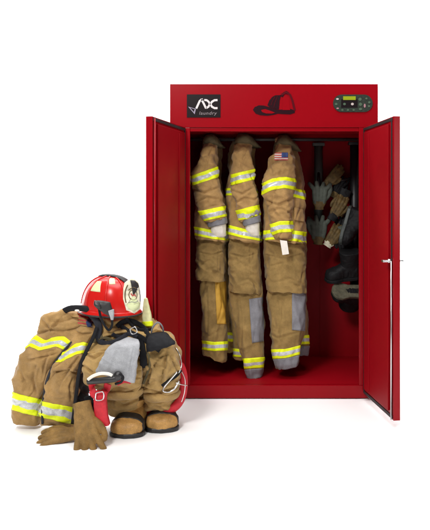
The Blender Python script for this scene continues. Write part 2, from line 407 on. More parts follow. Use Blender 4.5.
# door
def door(hx, phi, side):
    W = 86 * S; z0 = Zf - .045; z1 = Zh - .002; H = z1 - z0; th = 6 * S
    th_dir = 1
    # local: x along the door from hinge, y outward thickness (away from the inner face), z up
    ang = math.radians(phi)
    ux = Vector((side * math.cos(ang), -math.sin(ang), 0)); uy = Vector((side * math.sin(ang), math.cos(ang), 0)) if True else None
    Mx = Matrix(((ux.x, uy.x, 0, hx), (ux.y, uy.y, 0, -.012), (ux.z, uy.z, 1, 0), (0, 0, 0, 1)))
    d = MB().box((0.004, 0.0, z0), (W, th, z1), M=Mx, bev=.003).build('door', M['red'], cab)
    g = MB()
    e = .012
    for a, c in (((e, -.004, z0 + .006), (W - e, .0, z0 + .022)), ((e, -.004, z1 - .022), (W - e, .0, z1 - .006)),
                 ((e, -.004, z0 + .022), (e + .014, .0, z1 - .022)), ((W - .030, -.004, z0 + .022), (W - .018, .0, z1 - .022))):
        g.box(a, c, M=Mx, bev=.001)
    g.build('door_seal', M['gasket'], d)
    f = MB(); f.box((.036, -.009, z0 + .034), (W - .060, -.001, z1 - .034), M=Mx, bev=.004)
    f.box((.10, -.014, z0 + .05), (.14, -.0085, z1 - .05), M=Mx, bev=.002)
    f.build('inner_pan', M['red_in'], d)
    for hz in (z0 + .15, (z0 + z1) / 2, z1 - .15):
        MB().tube([Mx @ Vector((-.003, .006, hz - .035)), Mx @ Vector((-.003, .006, hz + .035))], .006, 12).build('hinge', M['red'], d, True)
    return d, Mx, W, z0, z1, th
dR, MR, W, z0, z1, th = door((363 - CX) * S, 80, 1)
zl = CZ - (261 - CY) * .875 * S
lb = MB()
lb.tube([MR @ Vector((W - .014, -.008, zl)), MR @ Vector((W - .014, -.008, z0 + .004))], .0042, 10)
lb.build('lock_rod', M['steel'], dR, True)
lb = MB(); lb.box((W - .040, -.052, zl - .005), (W - .012, -.013, zl + .006), M=MR, bev=.002)
lb.tube([MR @ Vector((W - .030, .0, zl)), MR @ Vector((W - .030, -.020, zl))], .010, 14)
lb.build('latch', M['steel'], dR, True)
hb = MB(); hb.tube([MR @ Vector((W - .03, th, zl)), MR @ Vector((W - .03, th + .028, zl))], .006, 12)
hb.build('handle', M['steel'], dR, True)
dL, ML, W, z0, z1, th = door((186 - CX) * S, 78, -1)
MB().tube([ML @ Vector((W - .014, -.008, z1 - .01)), ML @ Vector((W - .014, -.008, z0 + .004))], .004, 10).build('lock_rod', M['red'], dL, True)
# control panel
cp = MB(); c0, c1, t0, t1 = 333, 372.5, 94.8, 112.2; r = (t1 - t0) / 2
poly = [(c0 + r - r * math.cos(a), (t0 + t1) / 2 - r * math.sin(a)) for a in np.linspace(-math.pi / 2, math.pi / 2, 20)] + \
       [(c1 - r + r * math.cos(a), (t0 + t1) / 2 - r * math.sin(a)) for a in np.linspace(math.pi / 2, -math.pi / 2, 20)]
panel = cp.prism(poly, 0.0005, .006, f=hp).build('control_panel', M['panel'], cab)
poly2 = [((x - 352.7) * .95 + 352.7, (y - 103.5) * .88 + 103.5) for x, y in poly]
MB().prism([(341, 99.6), (357.5, 99.6), (357.5, 108), (341, 108)], .006, .0068, f=hp).build('keypad_area', M['plate'], panel)
MB().prism([(343, 96.6), (355.5, 96.6), (355.5, 100.2), (343, 100.2)], .0062, .0078, f=hp).build('display', M['lcd'], panel)
for (x, y, rx, ry, m_) in [(337.3, 99.3, 1.7, 1.1, 'btnw'), (336, 104.3, 1.7, 1.3, 'btn'), (337.5, 108.6, 1.6, 1.0, 'btnr'), (344.3, 104.3, 1.7, 1.5, 'btn'), (352.2, 104.3, 1.8, 1.6, 'btnw'),
        (342.2, 110.2, 1.4, 1.2, 'btn'), (347.8, 110.2, 1.4, 1.2, 'btn'), (353.5, 110.2, 1.4, 1.2, 'btn'), (359.8, 99.5, 2, 2, 'btn'), (360.3, 104.6, 2, 2, 'btn'), (360.3, 109.3, 2, 1.5, 'btn'),
        (364.5, 106, 1.2, 2.5, 'btnr'), (366.2, 98.8, 1.4, 1.2, 'btn'), (369, 102.6, 1.4, 1.4, 'btn'), (368.7, 106.4, 1.4, 1.4, 'btn')]:
    MB().prism([(x + .8 * rx * math.cos(a), y + .8 * ry * math.sin(a)) for a in np.linspace(0, 2 * math.pi, 15)[:-1]], .0062, .0085, f=hp).build('button', M[m_], panel)
# name plate
pl = MB().prism([(187, 94.6), (220.6, 94.6), (220.6, 117.6), (187, 117.6)], .0005, .003, f=hp).build('name_plate', M['plate'], cab)
def stroke(pts, wd, mi=None):
    m_ = MB()
    pts = [np.array(p, float) for p in pts]
    L = []; R = []
    for i, p in enumerate(pts):
        t = pts[min(i + 1, len(pts) - 1)] - pts[max(i - 1, 0)]; t /= np.linalg.norm(t); n = np.array([-t[1], t[0]]) * wd / 2
        L.append(p + n); R.append(p - n)
    k = len(pts)
    for i in range(k - 1):
        m_.prism([tuple(L[i]), tuple(L[i + 1]), tuple(R[i + 1]), tuple(R[i])], .0032 + .0003 * 0, .0042, f=hp)
    return m_
let = MB()
def addm(a, b_): a.add(b_.v, b_.f)
addm(let, stroke([(196.4, 108.7), (199.8, 101.2), (201.3, 99.9), (203, 99.7)], 2.0))
addm(let, stroke([(201.6, 99.6), (204, 104), (206.2, 108.6)], 2.0))
addm(let, stroke([(204.4, 100.2), (206.8, 100.4), (208.8, 102), (209.9, 104.2), (208.6, 106.9), (206.4, 108.2)], 2.0))
addm(let, stroke([(217.6, 100.3), (214.6, 100.4), (212, 102), (210.6, 104.3), (212, 106.9), (214.6, 108.3), (217.6, 108.3)], 2.1))
let.build('lettering', M['ink'], pl)
MB().prism([(188.3, 106.8), (196, 109), (194.8, 114.4)], .0031, .0038, f=hp).build('arrow_mark', M['inkl'], pl)
MB().prism([(190.4, 108), (194.8, 109.3), (194, 112.2)], .0039, .0042, f=hp).build('arrow_centre', M['plate'], pl)
# the small line under the letters (too soft in the photo to read; the word's strokes follow its rhythm)
tx = bpy.data.curves.new('t', 'FONT'); tx.body = 'laundry'; tx.size = 4.6 * S; tx.extrude = .0003; tx.shear = .2; tx.space_character = 1.12
to = bpy.data.objects.new('t', tx); COL.objects.link(to); bpy.context.view_layer.update()
me = bpy.data.meshes.new_from_object(to); bpy.data.objects.remove(to)
me.materials.clear()
wd = max(v.co.x for v in me.vertices)
for v in me.vertices:
    v.co = Vector((hp(199, 0, 0).x + v.co.x * (18 * S) / wd, -.003 - .0036 - v.co.z, hp(0, 114.8, 0).z + v.co.y))
link('small_lettering', me, M['ink2'], pl, False)
# helmet emblem
def hz(pts): return [(250 + x * 50 / 430, 88 + y * 32 / 275) for x, y in pts]
em = MB()
em.prism(hz([(25, 190), (40, 165), (75, 150), (120, 152), (165, 165), (205, 180), (245, 188), (300, 185), (350, 180), (385, 195), (385, 215), (345, 228), (290, 226), (240, 222), (200, 232), (150, 240), (90, 235), (50, 222)]), .0005, .0016, f=hp)
em.prism(hz([(150, 150), (165, 110), (190, 80), (215, 65), (268, 62), (255, 110), (248, 186), (205, 178), (170, 165)]), .0018, .0026, f=hp)
em.prism(hz([(262, 70), (285, 40), (312, 26), (335, 40), (330, 56), (300, 52), (280, 80)]), .0018, .0026, f=hp)
eo = em.build('helmet_emblem', M['decal'], cab)
em = MB()
em.prism(hz([(95, 190), (130, 182), (170, 195), (215, 212), (190, 220), (140, 220), (105, 208)]), .0018, .0028, f=hp)
em.build('emblem_field', M['red'], eo); em = MB()
em.prism(hz([(282, 85), (310, 62), (335, 85), (345, 190), (280, 190)]), .0018, .0028, f=hp)
em.build('emblem_field', M['red'], eo)
em = MB()
for q in ([(268, 62), (310, 38), (345, 60), (365, 110), (385, 195)], [(180, 150), (195, 110), (215, 75)], [(205, 165), (218, 120), (236, 72)]):
    addm(em, stroke(hz(q), 2.0 if len(q) > 3 else .5))
em.build('emblem_line', M['decalr'], eo)
# ---------------------------------------------------------------- hanging rack tubes in the cabinet
dk = -118
def rack(px, wpx, y0, y1, d, m_):
    rr = wpx / 2 * S * (DP - d) / DP
    t = MB().tube([P(px, y0, d), P(px, y1, d)], rr, 18)
    t.box(P(px - wpx * .7, y0 + 3, d) + Vector((0, -rr, 0)), P(px + wpx * .7, y0, d) + Vector((0, rr, 0)), bev=.003)
    return t.build('drying_tube', m_, cab, True)
tubeA = rack(318.5, 8.5, 143, 236, -108, M['tubegrey'])
tubeB = rack(354.5, 9, 142, 296, -60 - 45, M['tubeblack'])
# ---------------------------------------------------------------- garments
def hanger(px, label, d=-52):
    p0 = Vector((P(px, 140, d).x, .30, Zh - .04))
    t = thing('coat_hanger', label, 'hanger', p0)
    m_ = MB()
    hook = [p0 + Vector((0, .016 * math.sin(a), .016 * math.cos(a))) for a in np.linspace(-math.pi * .6, math.pi * .95, 18)]
    m_.tube(hook + [p0 + Vector((0, 0, -.03)), p0 + Vector((0, 0, -.055))], .0028, 8); m_.build('hook', M['steel'], t, True)
    m_ = MB(); c = p0 + Vector((0, 0, -.055))
    m_.tube([c + Vector((0, -.09, -.045)), c + Vector((0, -.05, -.025)), c, c + Vector((0, .05, -.025)), c + Vector((0, .09, -.045))], .008, 10)
    m_.build('shoulder_bar', M['tubeblack'], t, True)
    return t
def flag(surfs, quad, parent):
    def mi(a, b_): return 0 if (a > .52 and b_ < .6) else (1 if int(b_ * 7) % 2 == 0 else 2)
    return patch(surfs, 'flag_patch', quad, [M['flagblue'], M['flagred'], M['flagwhite']], parent, off=.002, n=21, m=14, midx=mi)
def stitch(surfs, pts, parent, m_, w_=.7, name='seam'):
    return strap(name, surfs, pts, w_, m_, parent, lift=.0, flat=.8, n=40)
# --- coat 1
hanger(212, 'black wire hanger holding the leftmost coat in the cabinet')
g = 'tan turnout coats hanging in the red cabinet'
c1 = thing('turnout_coat', 'leftmost of the three hanging tan coats, bent sleeve with two yellow and silver bands', 'coat', P(212, 239, -50), g)
slv = Loft([(205, 137, 216, 137, -52, 8), (204.5, 144, 217.5, 144, -46, 10), (199, 158, 218, 158, -37, 11), (192, 176, 218.5, 173, -34, 11), (193.5, 192, 222.5, 188, -31, 13), (197.5, 206, 225.5, 204, -29, 12), (202.5, 219, 226.5, 214, -28, 11), (205, 223, 226.5, 219, -28, 10.5)], lines=[([(191, 188), (204, 193), (220, 187)], 1.2, .008), ([(195, 203), (206, 197), (218, 199)], 1.2, .007), ([(214, 146), (208, 158), (206, 168)], 1.2, .006), ([(198, 152), (204, 162)], 1.2, .006)], spec=DIAG, seed=3)
so = slv.build('sleeve', M['tan'], c1)
slv.band('reflective_stripe', [(188, 177), (219, 166)], [(188, 187), (219, 177)], YS, so)
slv.band('reflective_stripe', [(200, 211), (227, 205.5)], [(202, 221.5), (227, 216)], YS, so)
Loft([(206, 221, 227, 216.5, -28, 10), (208.5, 228, 227.5, 224, -28, 9.5)], spec=SMALL, seed=5, nv=30, round0=.2, round1=.2).build('cuff', M['grey'], so)
Loft([(211, 225, 226, 222.5, -28, 7.5), (211, 232, 226, 232, -29, 7), (216, 238, 226, 237, -30, 5)], spec=SMALL, seed=6, nv=40, round0=.15, round1=.2).build('wristlet', M['white'], so)
bd = Loft([(204, 139, 218, 138, -74, 10), (202, 150, 222, 150, -80, 16), (197, 175, 221, 175, -74, 18), (195, 205, 226, 205, -52, 21), (195, 225, 227.5, 227, -48, 21), (195.5, 238, 228, 241.5, -46, 22)], spec=VERT, seed=8, round1=.008)
bo = bd.build('body', M['tan'], c1)
bd.band('reflective_stripe', [(194, 226.5), (212, 230), (228, 231)], [(194, 235), (212, 239), (228, 240.5)], YS, bo)
Loft([(206, 135, 213, 134, -50, 8), (203.5, 139, 218, 138, -48, 14), (203.5, 145, 222, 144, -50, 15), (212, 147, 226, 148, -58, 12)], spec=SMALL, seed=9, nv=50).build('collar', M['olive'], c1)
# --- coat 2
hanger(244, 'black wire hanger holding the middle coat in the cabinet')
c2 = thing('turnout_coat', 'middle one of the three hanging tan coats, grey cuff and white wristlet over its hem', 'coat', P(244, 239, -50), g)
slv = Loft([(237, 137, 249, 137, -52, 8), (235, 145, 251.5, 144, -46, 10), (232, 160, 253, 158, -37, 11), (231, 178, 254.5, 173, -34, 11), (232.5, 194, 256.8, 188, -31, 13), (236, 206, 258.5, 203, -29, 12), (239, 219, 260, 213, -28, 11), (241, 222, 260.5, 217, -28, 10.5)], lines=[([(231, 190), (242, 194), (256, 186)], 1.2, .008), ([(235, 203), (245, 198), (257, 200)], 1.2, .007), ([(248, 146), (242, 157), (239, 167)], 1.2, .006)], spec=DIAG, seed=23)
so = slv.build('sleeve', M['tan'], c2)
slv.band('reflective_stripe', [(229, 175), (256, 168.5)], [(229, 186), (256, 179)], YS, so)
slv.band('reflective_stripe', [(236, 210.5), (260, 204.5)], [(237, 221), (260, 215)], YS, so)
Loft([(241.5, 220, 260.5, 214.5, -28, 10), (243.5, 227, 261, 222, -28, 9.5)], spec=SMALL, seed=25, nv=30, round0=.2, round1=.2).build('cuff', M['grey'], so)
Loft([(245, 224, 259.5, 221, -28, 7.5), (246, 231, 259.5, 231, -29, 7), (252, 237, 259.5, 236, -30, 5)], spec=SMALL, seed=26, nv=40, round0=.15, round1=.2).build('wristlet', M['white'], so)
bd = Loft([(235, 139, 252, 138, -74, 10), (229, 152, 254.5, 150, -80, 16), (227, 178, 255, 175, -74, 18), (227, 200, 259, 205, -52, 21), (228, 222, 261, 227, -48, 21), (228, 238, 261.5, 242.5, -46, 22)], spec=VERT, seed=28, round1=.008)
bo = bd.build('body', M['tan'], c2)
bd.band('reflective_stripe', [(227, 224.5), (243, 228.5), (261, 232)], [(227, 234), (243, 238), (261, 241)], YS, bo)
bd.band('reflective_stripe', [(222, 189), (260, 185)], [(222, 196), (260, 193)], YS, bo)
Loft([(238, 134.5, 246, 133.5, -50, 8), (235.5, 139, 252, 137, -48, 14), (235, 145, 257, 143, -50, 15), (244, 147, 262, 148, -58, 12)], spec=SMALL, seed=29, nv=50).build('collar', M['olive'], c2)
# --- coat 3
hanger(283, 'black wire hanger holding the coat with the flag patch')
c3 = thing('turnout_coat', 'rightmost hanging tan coat with a small flag patch near its shoulder', 'coat', P(283, 242, -50), g)
slv = Loft([(276, 138, 288, 138, -50, 8), (275, 145, 291, 145, -44, 10), (269, 160, 294, 160, -35, 12), (262.5, 178, 296, 178, -30, 15), (262.5, 194, 294.5, 194, -28, 15), (267, 212, 293.5, 212, -27, 14), (271, 228, 293, 228, -26, 13), (274, 240, 292, 240, -26, 12)], lines=[([(264, 200), (278, 205), (294, 198)], 1.3, .008), ([(268, 212), (280, 208), (293, 214)], 1.2, .007), ([(284, 163), (280, 174)], 1.2, .006), ([(268, 160), (272, 172)], 1.2, .006)], spec=DIAG, seed=43)
so = slv.build('sleeve', M['tan'], c3)
slv.band('reflective_stripe', [(260, 184.5), (272, 178.5), (285, 177), (297, 179)], [(260, 196), (272, 190), (285, 188), (297, 190.5)], YS, so)
slv.band('reflective_stripe', [(262, 227), (280, 221), (295, 221)], [(268, 237), (280, 232.5), (295, 232)], YS, so)
flag([slv], [(274.5, 152.6), (288, 152.6), (288, 160.4), (274.5, 160.4)], so)
bd = Loft([(276, 139, 292, 138, -72, 10), (273, 150, 297, 150, -76, 16), (270, 172, 302, 172, -70, 19), (264, 200, 305, 200, -50, 22), (262.5, 225, 305.5, 225, -46, 22), (262, 240, 306.5, 243.5, -44, 23)], spec=VERT, seed=48, round1=.008)
bo = bd.build('body', M['tan'], c3)
bd.band('reflective_stripe', [(260, 186), (294, 188), (306, 191)], [(260, 196), (294, 197), (306, 200)], YS, bo)
bd.band('reflective_stripe', [(261, 231), (280, 229), (306, 232)], [(261, 240.5), (280, 239), (306, 243)], YS, bo)
Loft([(278, 136, 287, 135, -50, 8), (276, 141, 291, 139, -48, 14), (275, 146, 297, 145, -50, 15), (285, 148, 302, 152, -58, 12)], spec=SMALL, seed=49, nv=50).build('collar', M['olive'], c3)
patch([bd, slv], 'pocket_flap', [(294, 207), (304, 210), (304, 222), (294, 220)], [M['tan']], bo, off=.006)
tg = [(280, 240), (287, 241), (289, 254), (282.5, 255)]
MB().prism(tg, -13, -12.4, f=lambda a, b_, d: P(a, b_, d)).build('care_tag', M['white'], c3)
# --- trousers
gt = 'tan turnout trousers hanging below the coats'
def trousers(label, anchor, fleg, rleg, pocket, seed, patchq, patchm, band, rband, cuff, rcuff):
    t = thing('turnout_trousers', label, 'trousers', anchor, gt)
    r_ = Loft(rleg, spec=VERT, seed=seed + 2, round1=.006); ro = r_.build('leg', M['tan3'], t)
    r_.band('reflective_stripe', *rband, YS, ro)
    fx0, fx1, fy0, fy1 = fleg[2][0], fleg[2][2], fleg[2][1], fleg[-1][3]
    f_ = Loft(fleg, lines=[([(fx0 + (fx1 - fx0) * .3, fy0 + 6), (fx0 + (fx1 - fx0) * .36, fy0 + 35), (fx0 + (fx1 - fx0) * .33, fy1 - 22)], 1.1, .006), ([(fx0 + 3, fy1 - 30), (fx0 + 12, fy1 - 25), (fx1 - 6, fy1 - 31)], 1.2, .005)], spec=VERT, seed=seed, round1=.006, ex=2.7); fo = f_.build('leg', M['tan3'], t)
    f_.band('reflective_stripe', *band, YS, fo)
    px0, py0, px1, py1 = pocket[1][0], pocket[1][1], pocket[1][2], pocket[-1][3]; mx = (px0 + px1) / 2; pw = px1 - px0
    pk = Loft(pocket, lines=[([(px0 + 2, py0 + 12), (mx, py0 + 15), (px1 - 2, py0 + 11)], .9, .006), ([(px0 + 4, py0 + 24), (mx - 3, py0 + 20), (mx + 5, py0 + 26)], 1.2, .005), ([(px1 - 2, py1 - 8), (mx + 4, py1 - 14), (mx - 6, py1 - 10)], 1.2, .005), ([(px0 + pw * .7, py0 + 4), (px0 + pw * .72, py1 - 2)], .8, .004)], spec=[(.013, 9, 9, 8, 'r', 24), (.010, 16, 16, 20, 'r', -30), (.009, 9, 8, 9, 'c', 25), (.0015, 60, 50, 40, 'n', 0)], seed=seed + 5, ex=3.2, round0=.02, round1=.01)
    po = pk.build('cargo_pocket', M['tan3'], t)

    patch([f_], 'knee_patch', patchq, [patchm], fo, off=.003)
    if cuff: f_.band('cuff', cuff, [(x, 420) for x, y in cuff], [M['grey'], M['grey']], fo, split=None, off=.003)
    if rcuff: r_.band('cuff', rcuff, [(x, 420) for x, y in rcuff], [M['grey'], M['grey']], ro, split=None, off=.003)
    # braces running up inside the coat to the rail
    cx_ = anchor.x; 
    MB().tube([Vector((cx_ - .03, .30, anchor.z + (Zh - .045 - anchor.z) * .0 + .75)), Vector((cx_, .30, Zh - .05))], .006, 8).build('brace', M['black'], t, True)
    return t
trousers('hanging tan trousers farthest left, gold patch down the leg', P(212, 361, -45),
    [(197, 222, 226, 222, -54, 14), (197, 250, 226, 250, -50, 16), (197.5, 280, 226, 280, -46, 16), (199.5, 310, 226, 310, -40, 15), (202, 340, 227, 341, -40, 14), (204, 355, 227, 361, -40, 13)],
    [(205, 222, 228, 222, -66, 14), (208, 260, 230, 260, -64, 15), (212, 300, 231, 300, -62, 13), (214, 330, 234, 330, -60, 12), (216, 350, 235, 352, -60, 12)],
    [(197.5, 228, 226, 228, -52, 14), (197, 240, 226.5, 240, -50, 18), (196.5, 262, 225, 262, -45, 18), (197, 279, 225.5, 281, -43, 18)], 60,
    [(215, 281), (226, 281), (227, 324), (217, 324)], M['orange'],
    ([(198, 340), (214, 342), (230, 341)], [(198, 349), (214, 351), (230, 350)]), ([(212, 331), (236, 333)], [(212, 340), (236, 342)]), None, None)
trousers('longest hanging trousers, in the middle, with grey patch and frayed grey cuff', P(246, 378, -45),
    [(229, 222, 259, 222, -54, 14), (229, 250, 259, 250, -50, 16), (230, 292, 263, 292, -45, 16), (234, 325, 264, 325, -37, 15), (240, 355, 264.5, 354, -36, 14), (243, 366, 264, 364, -36, 13), (249, 379, 261.5, 376, -36, 11)],
    [(232, 222, 256, 222, -66, 14), (230, 260, 250, 260, -64, 15), (228, 300, 248, 300, -62, 13), (230, 330, 250, 330, -60, 12), (232, 357, 250, 359, -60, 12)],
    [(229.5, 230, 259.5, 230, -52, 14), (228.5, 242, 259.5, 242, -50, 18), (228.5, 268, 260, 268, -44, 18), (229.5, 291, 261.5, 293, -42, 18)], 80,
    [(249, 299), (264, 297), (264, 341), (252, 343)], M['grey'],
    ([(238, 359), (264, 357)], [(241, 369), (264, 367.5)]), ([(228, 348), (252, 350)], [(228, 356), (252, 358)]),
    [(240, 370), (265, 368)], None)
trousers('rightmost hanging trousers with white care tag above and wide grey patch', P(285, 366, -45),
    [(265, 224, 304, 224, -54, 14), (264, 250, 304.5, 250, -48, 16), (265.5, 292, 306, 292, -43, 17), (269, 325, 305, 325, -34, 16), (272.5, 350, 301, 346, -33, 15), (275.5, 369, 300, 363, -33, 13)],
    [(275, 224, 306, 224, -66, 14), (278, 260, 306, 260, -64, 15), (284, 300, 308, 300, -62, 13), (286, 330, 309, 330, -60, 12), (287, 354, 309, 354, -60, 12)],
    [(265, 230, 304, 230, -50, 14), (264, 243, 305, 243, -48, 18), (265, 268, 305, 268, -42, 18), (266.5, 290, 306, 292, -40, 18)], 100,
    [(292, 287), (306, 287), (305, 331), (292, 330)], M['grey'],
    ([(268, 349.5), (286, 349), (303, 344.5)], [(268, 359), (286, 358), (303, 353.5)]), ([(286, 336), (310, 335)], [(286, 345), (310, 344)]),
    [(270, 359.5), (285, 358.5), (304, 354)],
    [(286, 346.5), (310, 346)])
# ---------------------------------------------------------------- blobby leather: gloves and boots (remeshed to one skin)
def ball(m_, c, r, seg=14):
    c = Vector(c); vs = []; fs = []
    rx, ry, rz = (r, r, r) if not isinstance(r, (tuple, list)) else r
    for j in range(seg // 2 + 1):
        th_ = math.pi * j / (seg // 2)
        for i in range(seg):
            ph = 2 * math.pi * i / seg
            vs.append(c + Vector((rx * math.sin(th_) * math.cos(ph), ry * math.sin(th_) * math.sin(ph), rz * math.cos(th_))))
    for j in range(seg // 2):
        for i in range(seg):
            fs.append([j * seg + i, j * seg + (i + 1) % seg, (j + 1) * seg + (i + 1) % seg, (j + 1) * seg + i])
    m_.add(vs, fs)
def limb(m_, pts, rs):
    A = cr([list(p) + [r] for p, r in zip(pts, rs)], 8 * len(pts))
    m_.tube([Vector(a[:3]) for a in A], [float(a[3]) for a in A], 14)
    ball(m_, A[0][:3], A[0][3]); ball(m_, A[-1][:3], A[-1][3])
def skin(o, vox, it=6, f=.5):
    r_ = o.modifiers.new('r', 'REMESH'); r_.mode = 'VOXEL'; r_.voxel_size = vox; r_.use_smooth_shade = True
    s_ = o.modifiers.new('s', 'SMOOTH'); s_.factor = f; s_.iterations = it
    return o
def glove(name, label, group, wrist, fdir, up, size, mats, parts, spread=1, thumb_side=1, curl=.25, cufflen=.3, cuffw=1.0, fl=(.80, .95, 1.0, .88)):
    """wrist = base point, fdir = towards the fingertips, up = back of the hand; size = palm width"""
    t = thing(name, label, 'glove', wrist, group)
    f = Vector(fdir).normalized(); n = Vector(up); n = (n - f * n.dot(f)).normalized(); r_ = f.cross(n)
    wr = Vector(wrist); w_ = size
    L = lambda a, b_, c_: wr + r_ * a * w_ + f * b_ * w_ + n * c_ * w_
    m_ = MB()
    # palm
    for a in (-.36, -.13, .12, .35):
        limb(m_, [L(a * .72, -.02, 0), L(a * .9, .45, .03), L(a * 1.02, .95, .03)], [.17 * w_, .19 * w_, .16 * w_])
    for k, a in enumerate((-.40, -.13, .13, .39)):
        ln = fl[k] * .85; sp = (a) * .42 * spread
        limb(m_, [L(a, .92, .02), L(a + sp * .5, .92 + ln * .5, .02 - curl * .10), L(a + sp, .92 + ln, -curl * .42)], [.150 * w_, .146 * w_, .125 * w_])
    ts = thumb_side
    limb(m_, [L(.30 * ts, .18, -.02), L(.58 * ts, .52, -.08), L(.72 * ts, .92, -.12), L(.70 * ts, 1.15, -.14)], [.17 * w_, .16 * w_, .14 * w_, .115 * w_])
    h = m_.build('hand', mats[0], t, True); skin(h, .0032, 5)
    rows = []
    for q, wdt, tk in ((.14, .46, .20), (-.02, .45, .20), (-cufflen * .6, .50 * cuffw, .24), (-cufflen, .53 * cuffw, .26)):
        c = L(0, q, 0); rows.append([*c, *(r_ * wdt * w_), *(n * tk * w_)])
    lf = Loft(rows, world=True, spec=SMALL, seed=len(label), nu=60, nv=50, round0=.1, round1=.06)
    lf.build('cuff', mats[1], t)
    return t
# gloves hung on the tubes
gg = 'gloves hung on the drying tubes'
glove('work_glove', 'upper grey glove on the slim dark tube, fingers spread upwards', gg, P(319.5, 203, -95), Vector((.03, -.1, 1)), (0, -1, .1), .10, [M['glovegrey'], M['glovetan']], 1, spread=1.9, thumb_side=1, fl=(.42, .50, .46, .38), curl=.5, cufflen=.45, cuffw=.62)
glove('work_glove', 'lower grey glove on the slim dark tube, fingers spread upwards', gg, P(318.5, 238, -95), Vector((.05, -.1, 1)), (0, -1, .1), .105, [M['glovegrey'], M['glovetan']], 1, spread=1.7, thumb_side=-1, fl=(.36, .48, .50, .40), curl=.5, cufflen=.42, cuffw=.62)
glove('leather_glove', 'narrow tan glove reaching up towards the top of the black tube', gg, P(328, 183, -100), Vector((.75, 0, .85)), (0, -1, 0), .068, [M['glovetan'], M['glovetan']], 1, curl=.9, spread=.25, fl=(1.3, 1.5, 1.4, 1.2), cufflen=.9, cuffw=.8)
glove('leather_glove', 'tan glove slanting beside the black tube, over the boots', gg, P(334, 215, -92), Vector((.5, -.05, .9)), (0, -1, 0), .078, [M['glovetan'], M['rubber2']], 1, curl=.9, spread=.25, fl=(.9, 1.1, 1.1, 1.0), cufflen=.5, cuffw=.8)
glove('leather_glove', 'lowest tan glove, pale cuff end pointing down by the black boots', gg, P(329, 243, -90), Vector((.55, -.05, .85)), (0, -1, 0), .078, [M['glovetan'], M['cream']], 1, curl=.9, spread=.25, fl=(.8, 1.0, 1.0, .9), cufflen=.35, cuffw=.7)
glove('leather_glove', 'small black glove just below the topmost tan glove', gg, P(335, 193, -104), Vector((.5, 0, .8)), (0, -1, 0), .070, [M['rubber2'], M['glovetan']], 1, spread=.9, cufflen=.5)
glove('leather_glove', 'black glove tucked between the two lower tan gloves and the black boot', gg, P(338, 236, -99), Vector((.25, 0, .9)), (0, -1, 0), .085, [M['rubber2'], M['glovetan']], 1, spread=1.1, cufflen=.6)
glove('work_glove', 'dark tan glove hanging limp between the slim tube and the upper black boot', gg, P(344, 196, -96), Vector((-.35, -.1, -.9)), (0, -1, 0), .080, [M['glovetan'], M['rubber2']], 1, spread=.2, curl=.7, cufflen=.6)
glove('work_glove', 'black glove drooping beside the top boot, fingers downwards', gg, P(341, 232, -92), Vector((.25, -.1, -.9)), (0, -1, 0), .080, [M['rubber2'], M['glovegrey']], 1, spread=.3, curl=.7, cufflen=.5)
# pegs that carry them
for (x0_, y0_, x1_, y1_, dd) in ((318.5, 170, 319.5, 201, -97), (354, 178, 330, 181, -103), (354, 212, 336, 214, -98), (354, 240, 331, 241, -96), (354, 228, 345, 236, -90), (354, 272, 346, 280, -86)):
    MB().tube([P(x0_, y0_, -106), P((x0_ + x1_) / 2, (y0_ + y1_) / 2 + 1, dd), P(x1_, y1_, dd)], .010, 12).build('hanger_peg', M['tubeblack'], cab, True)
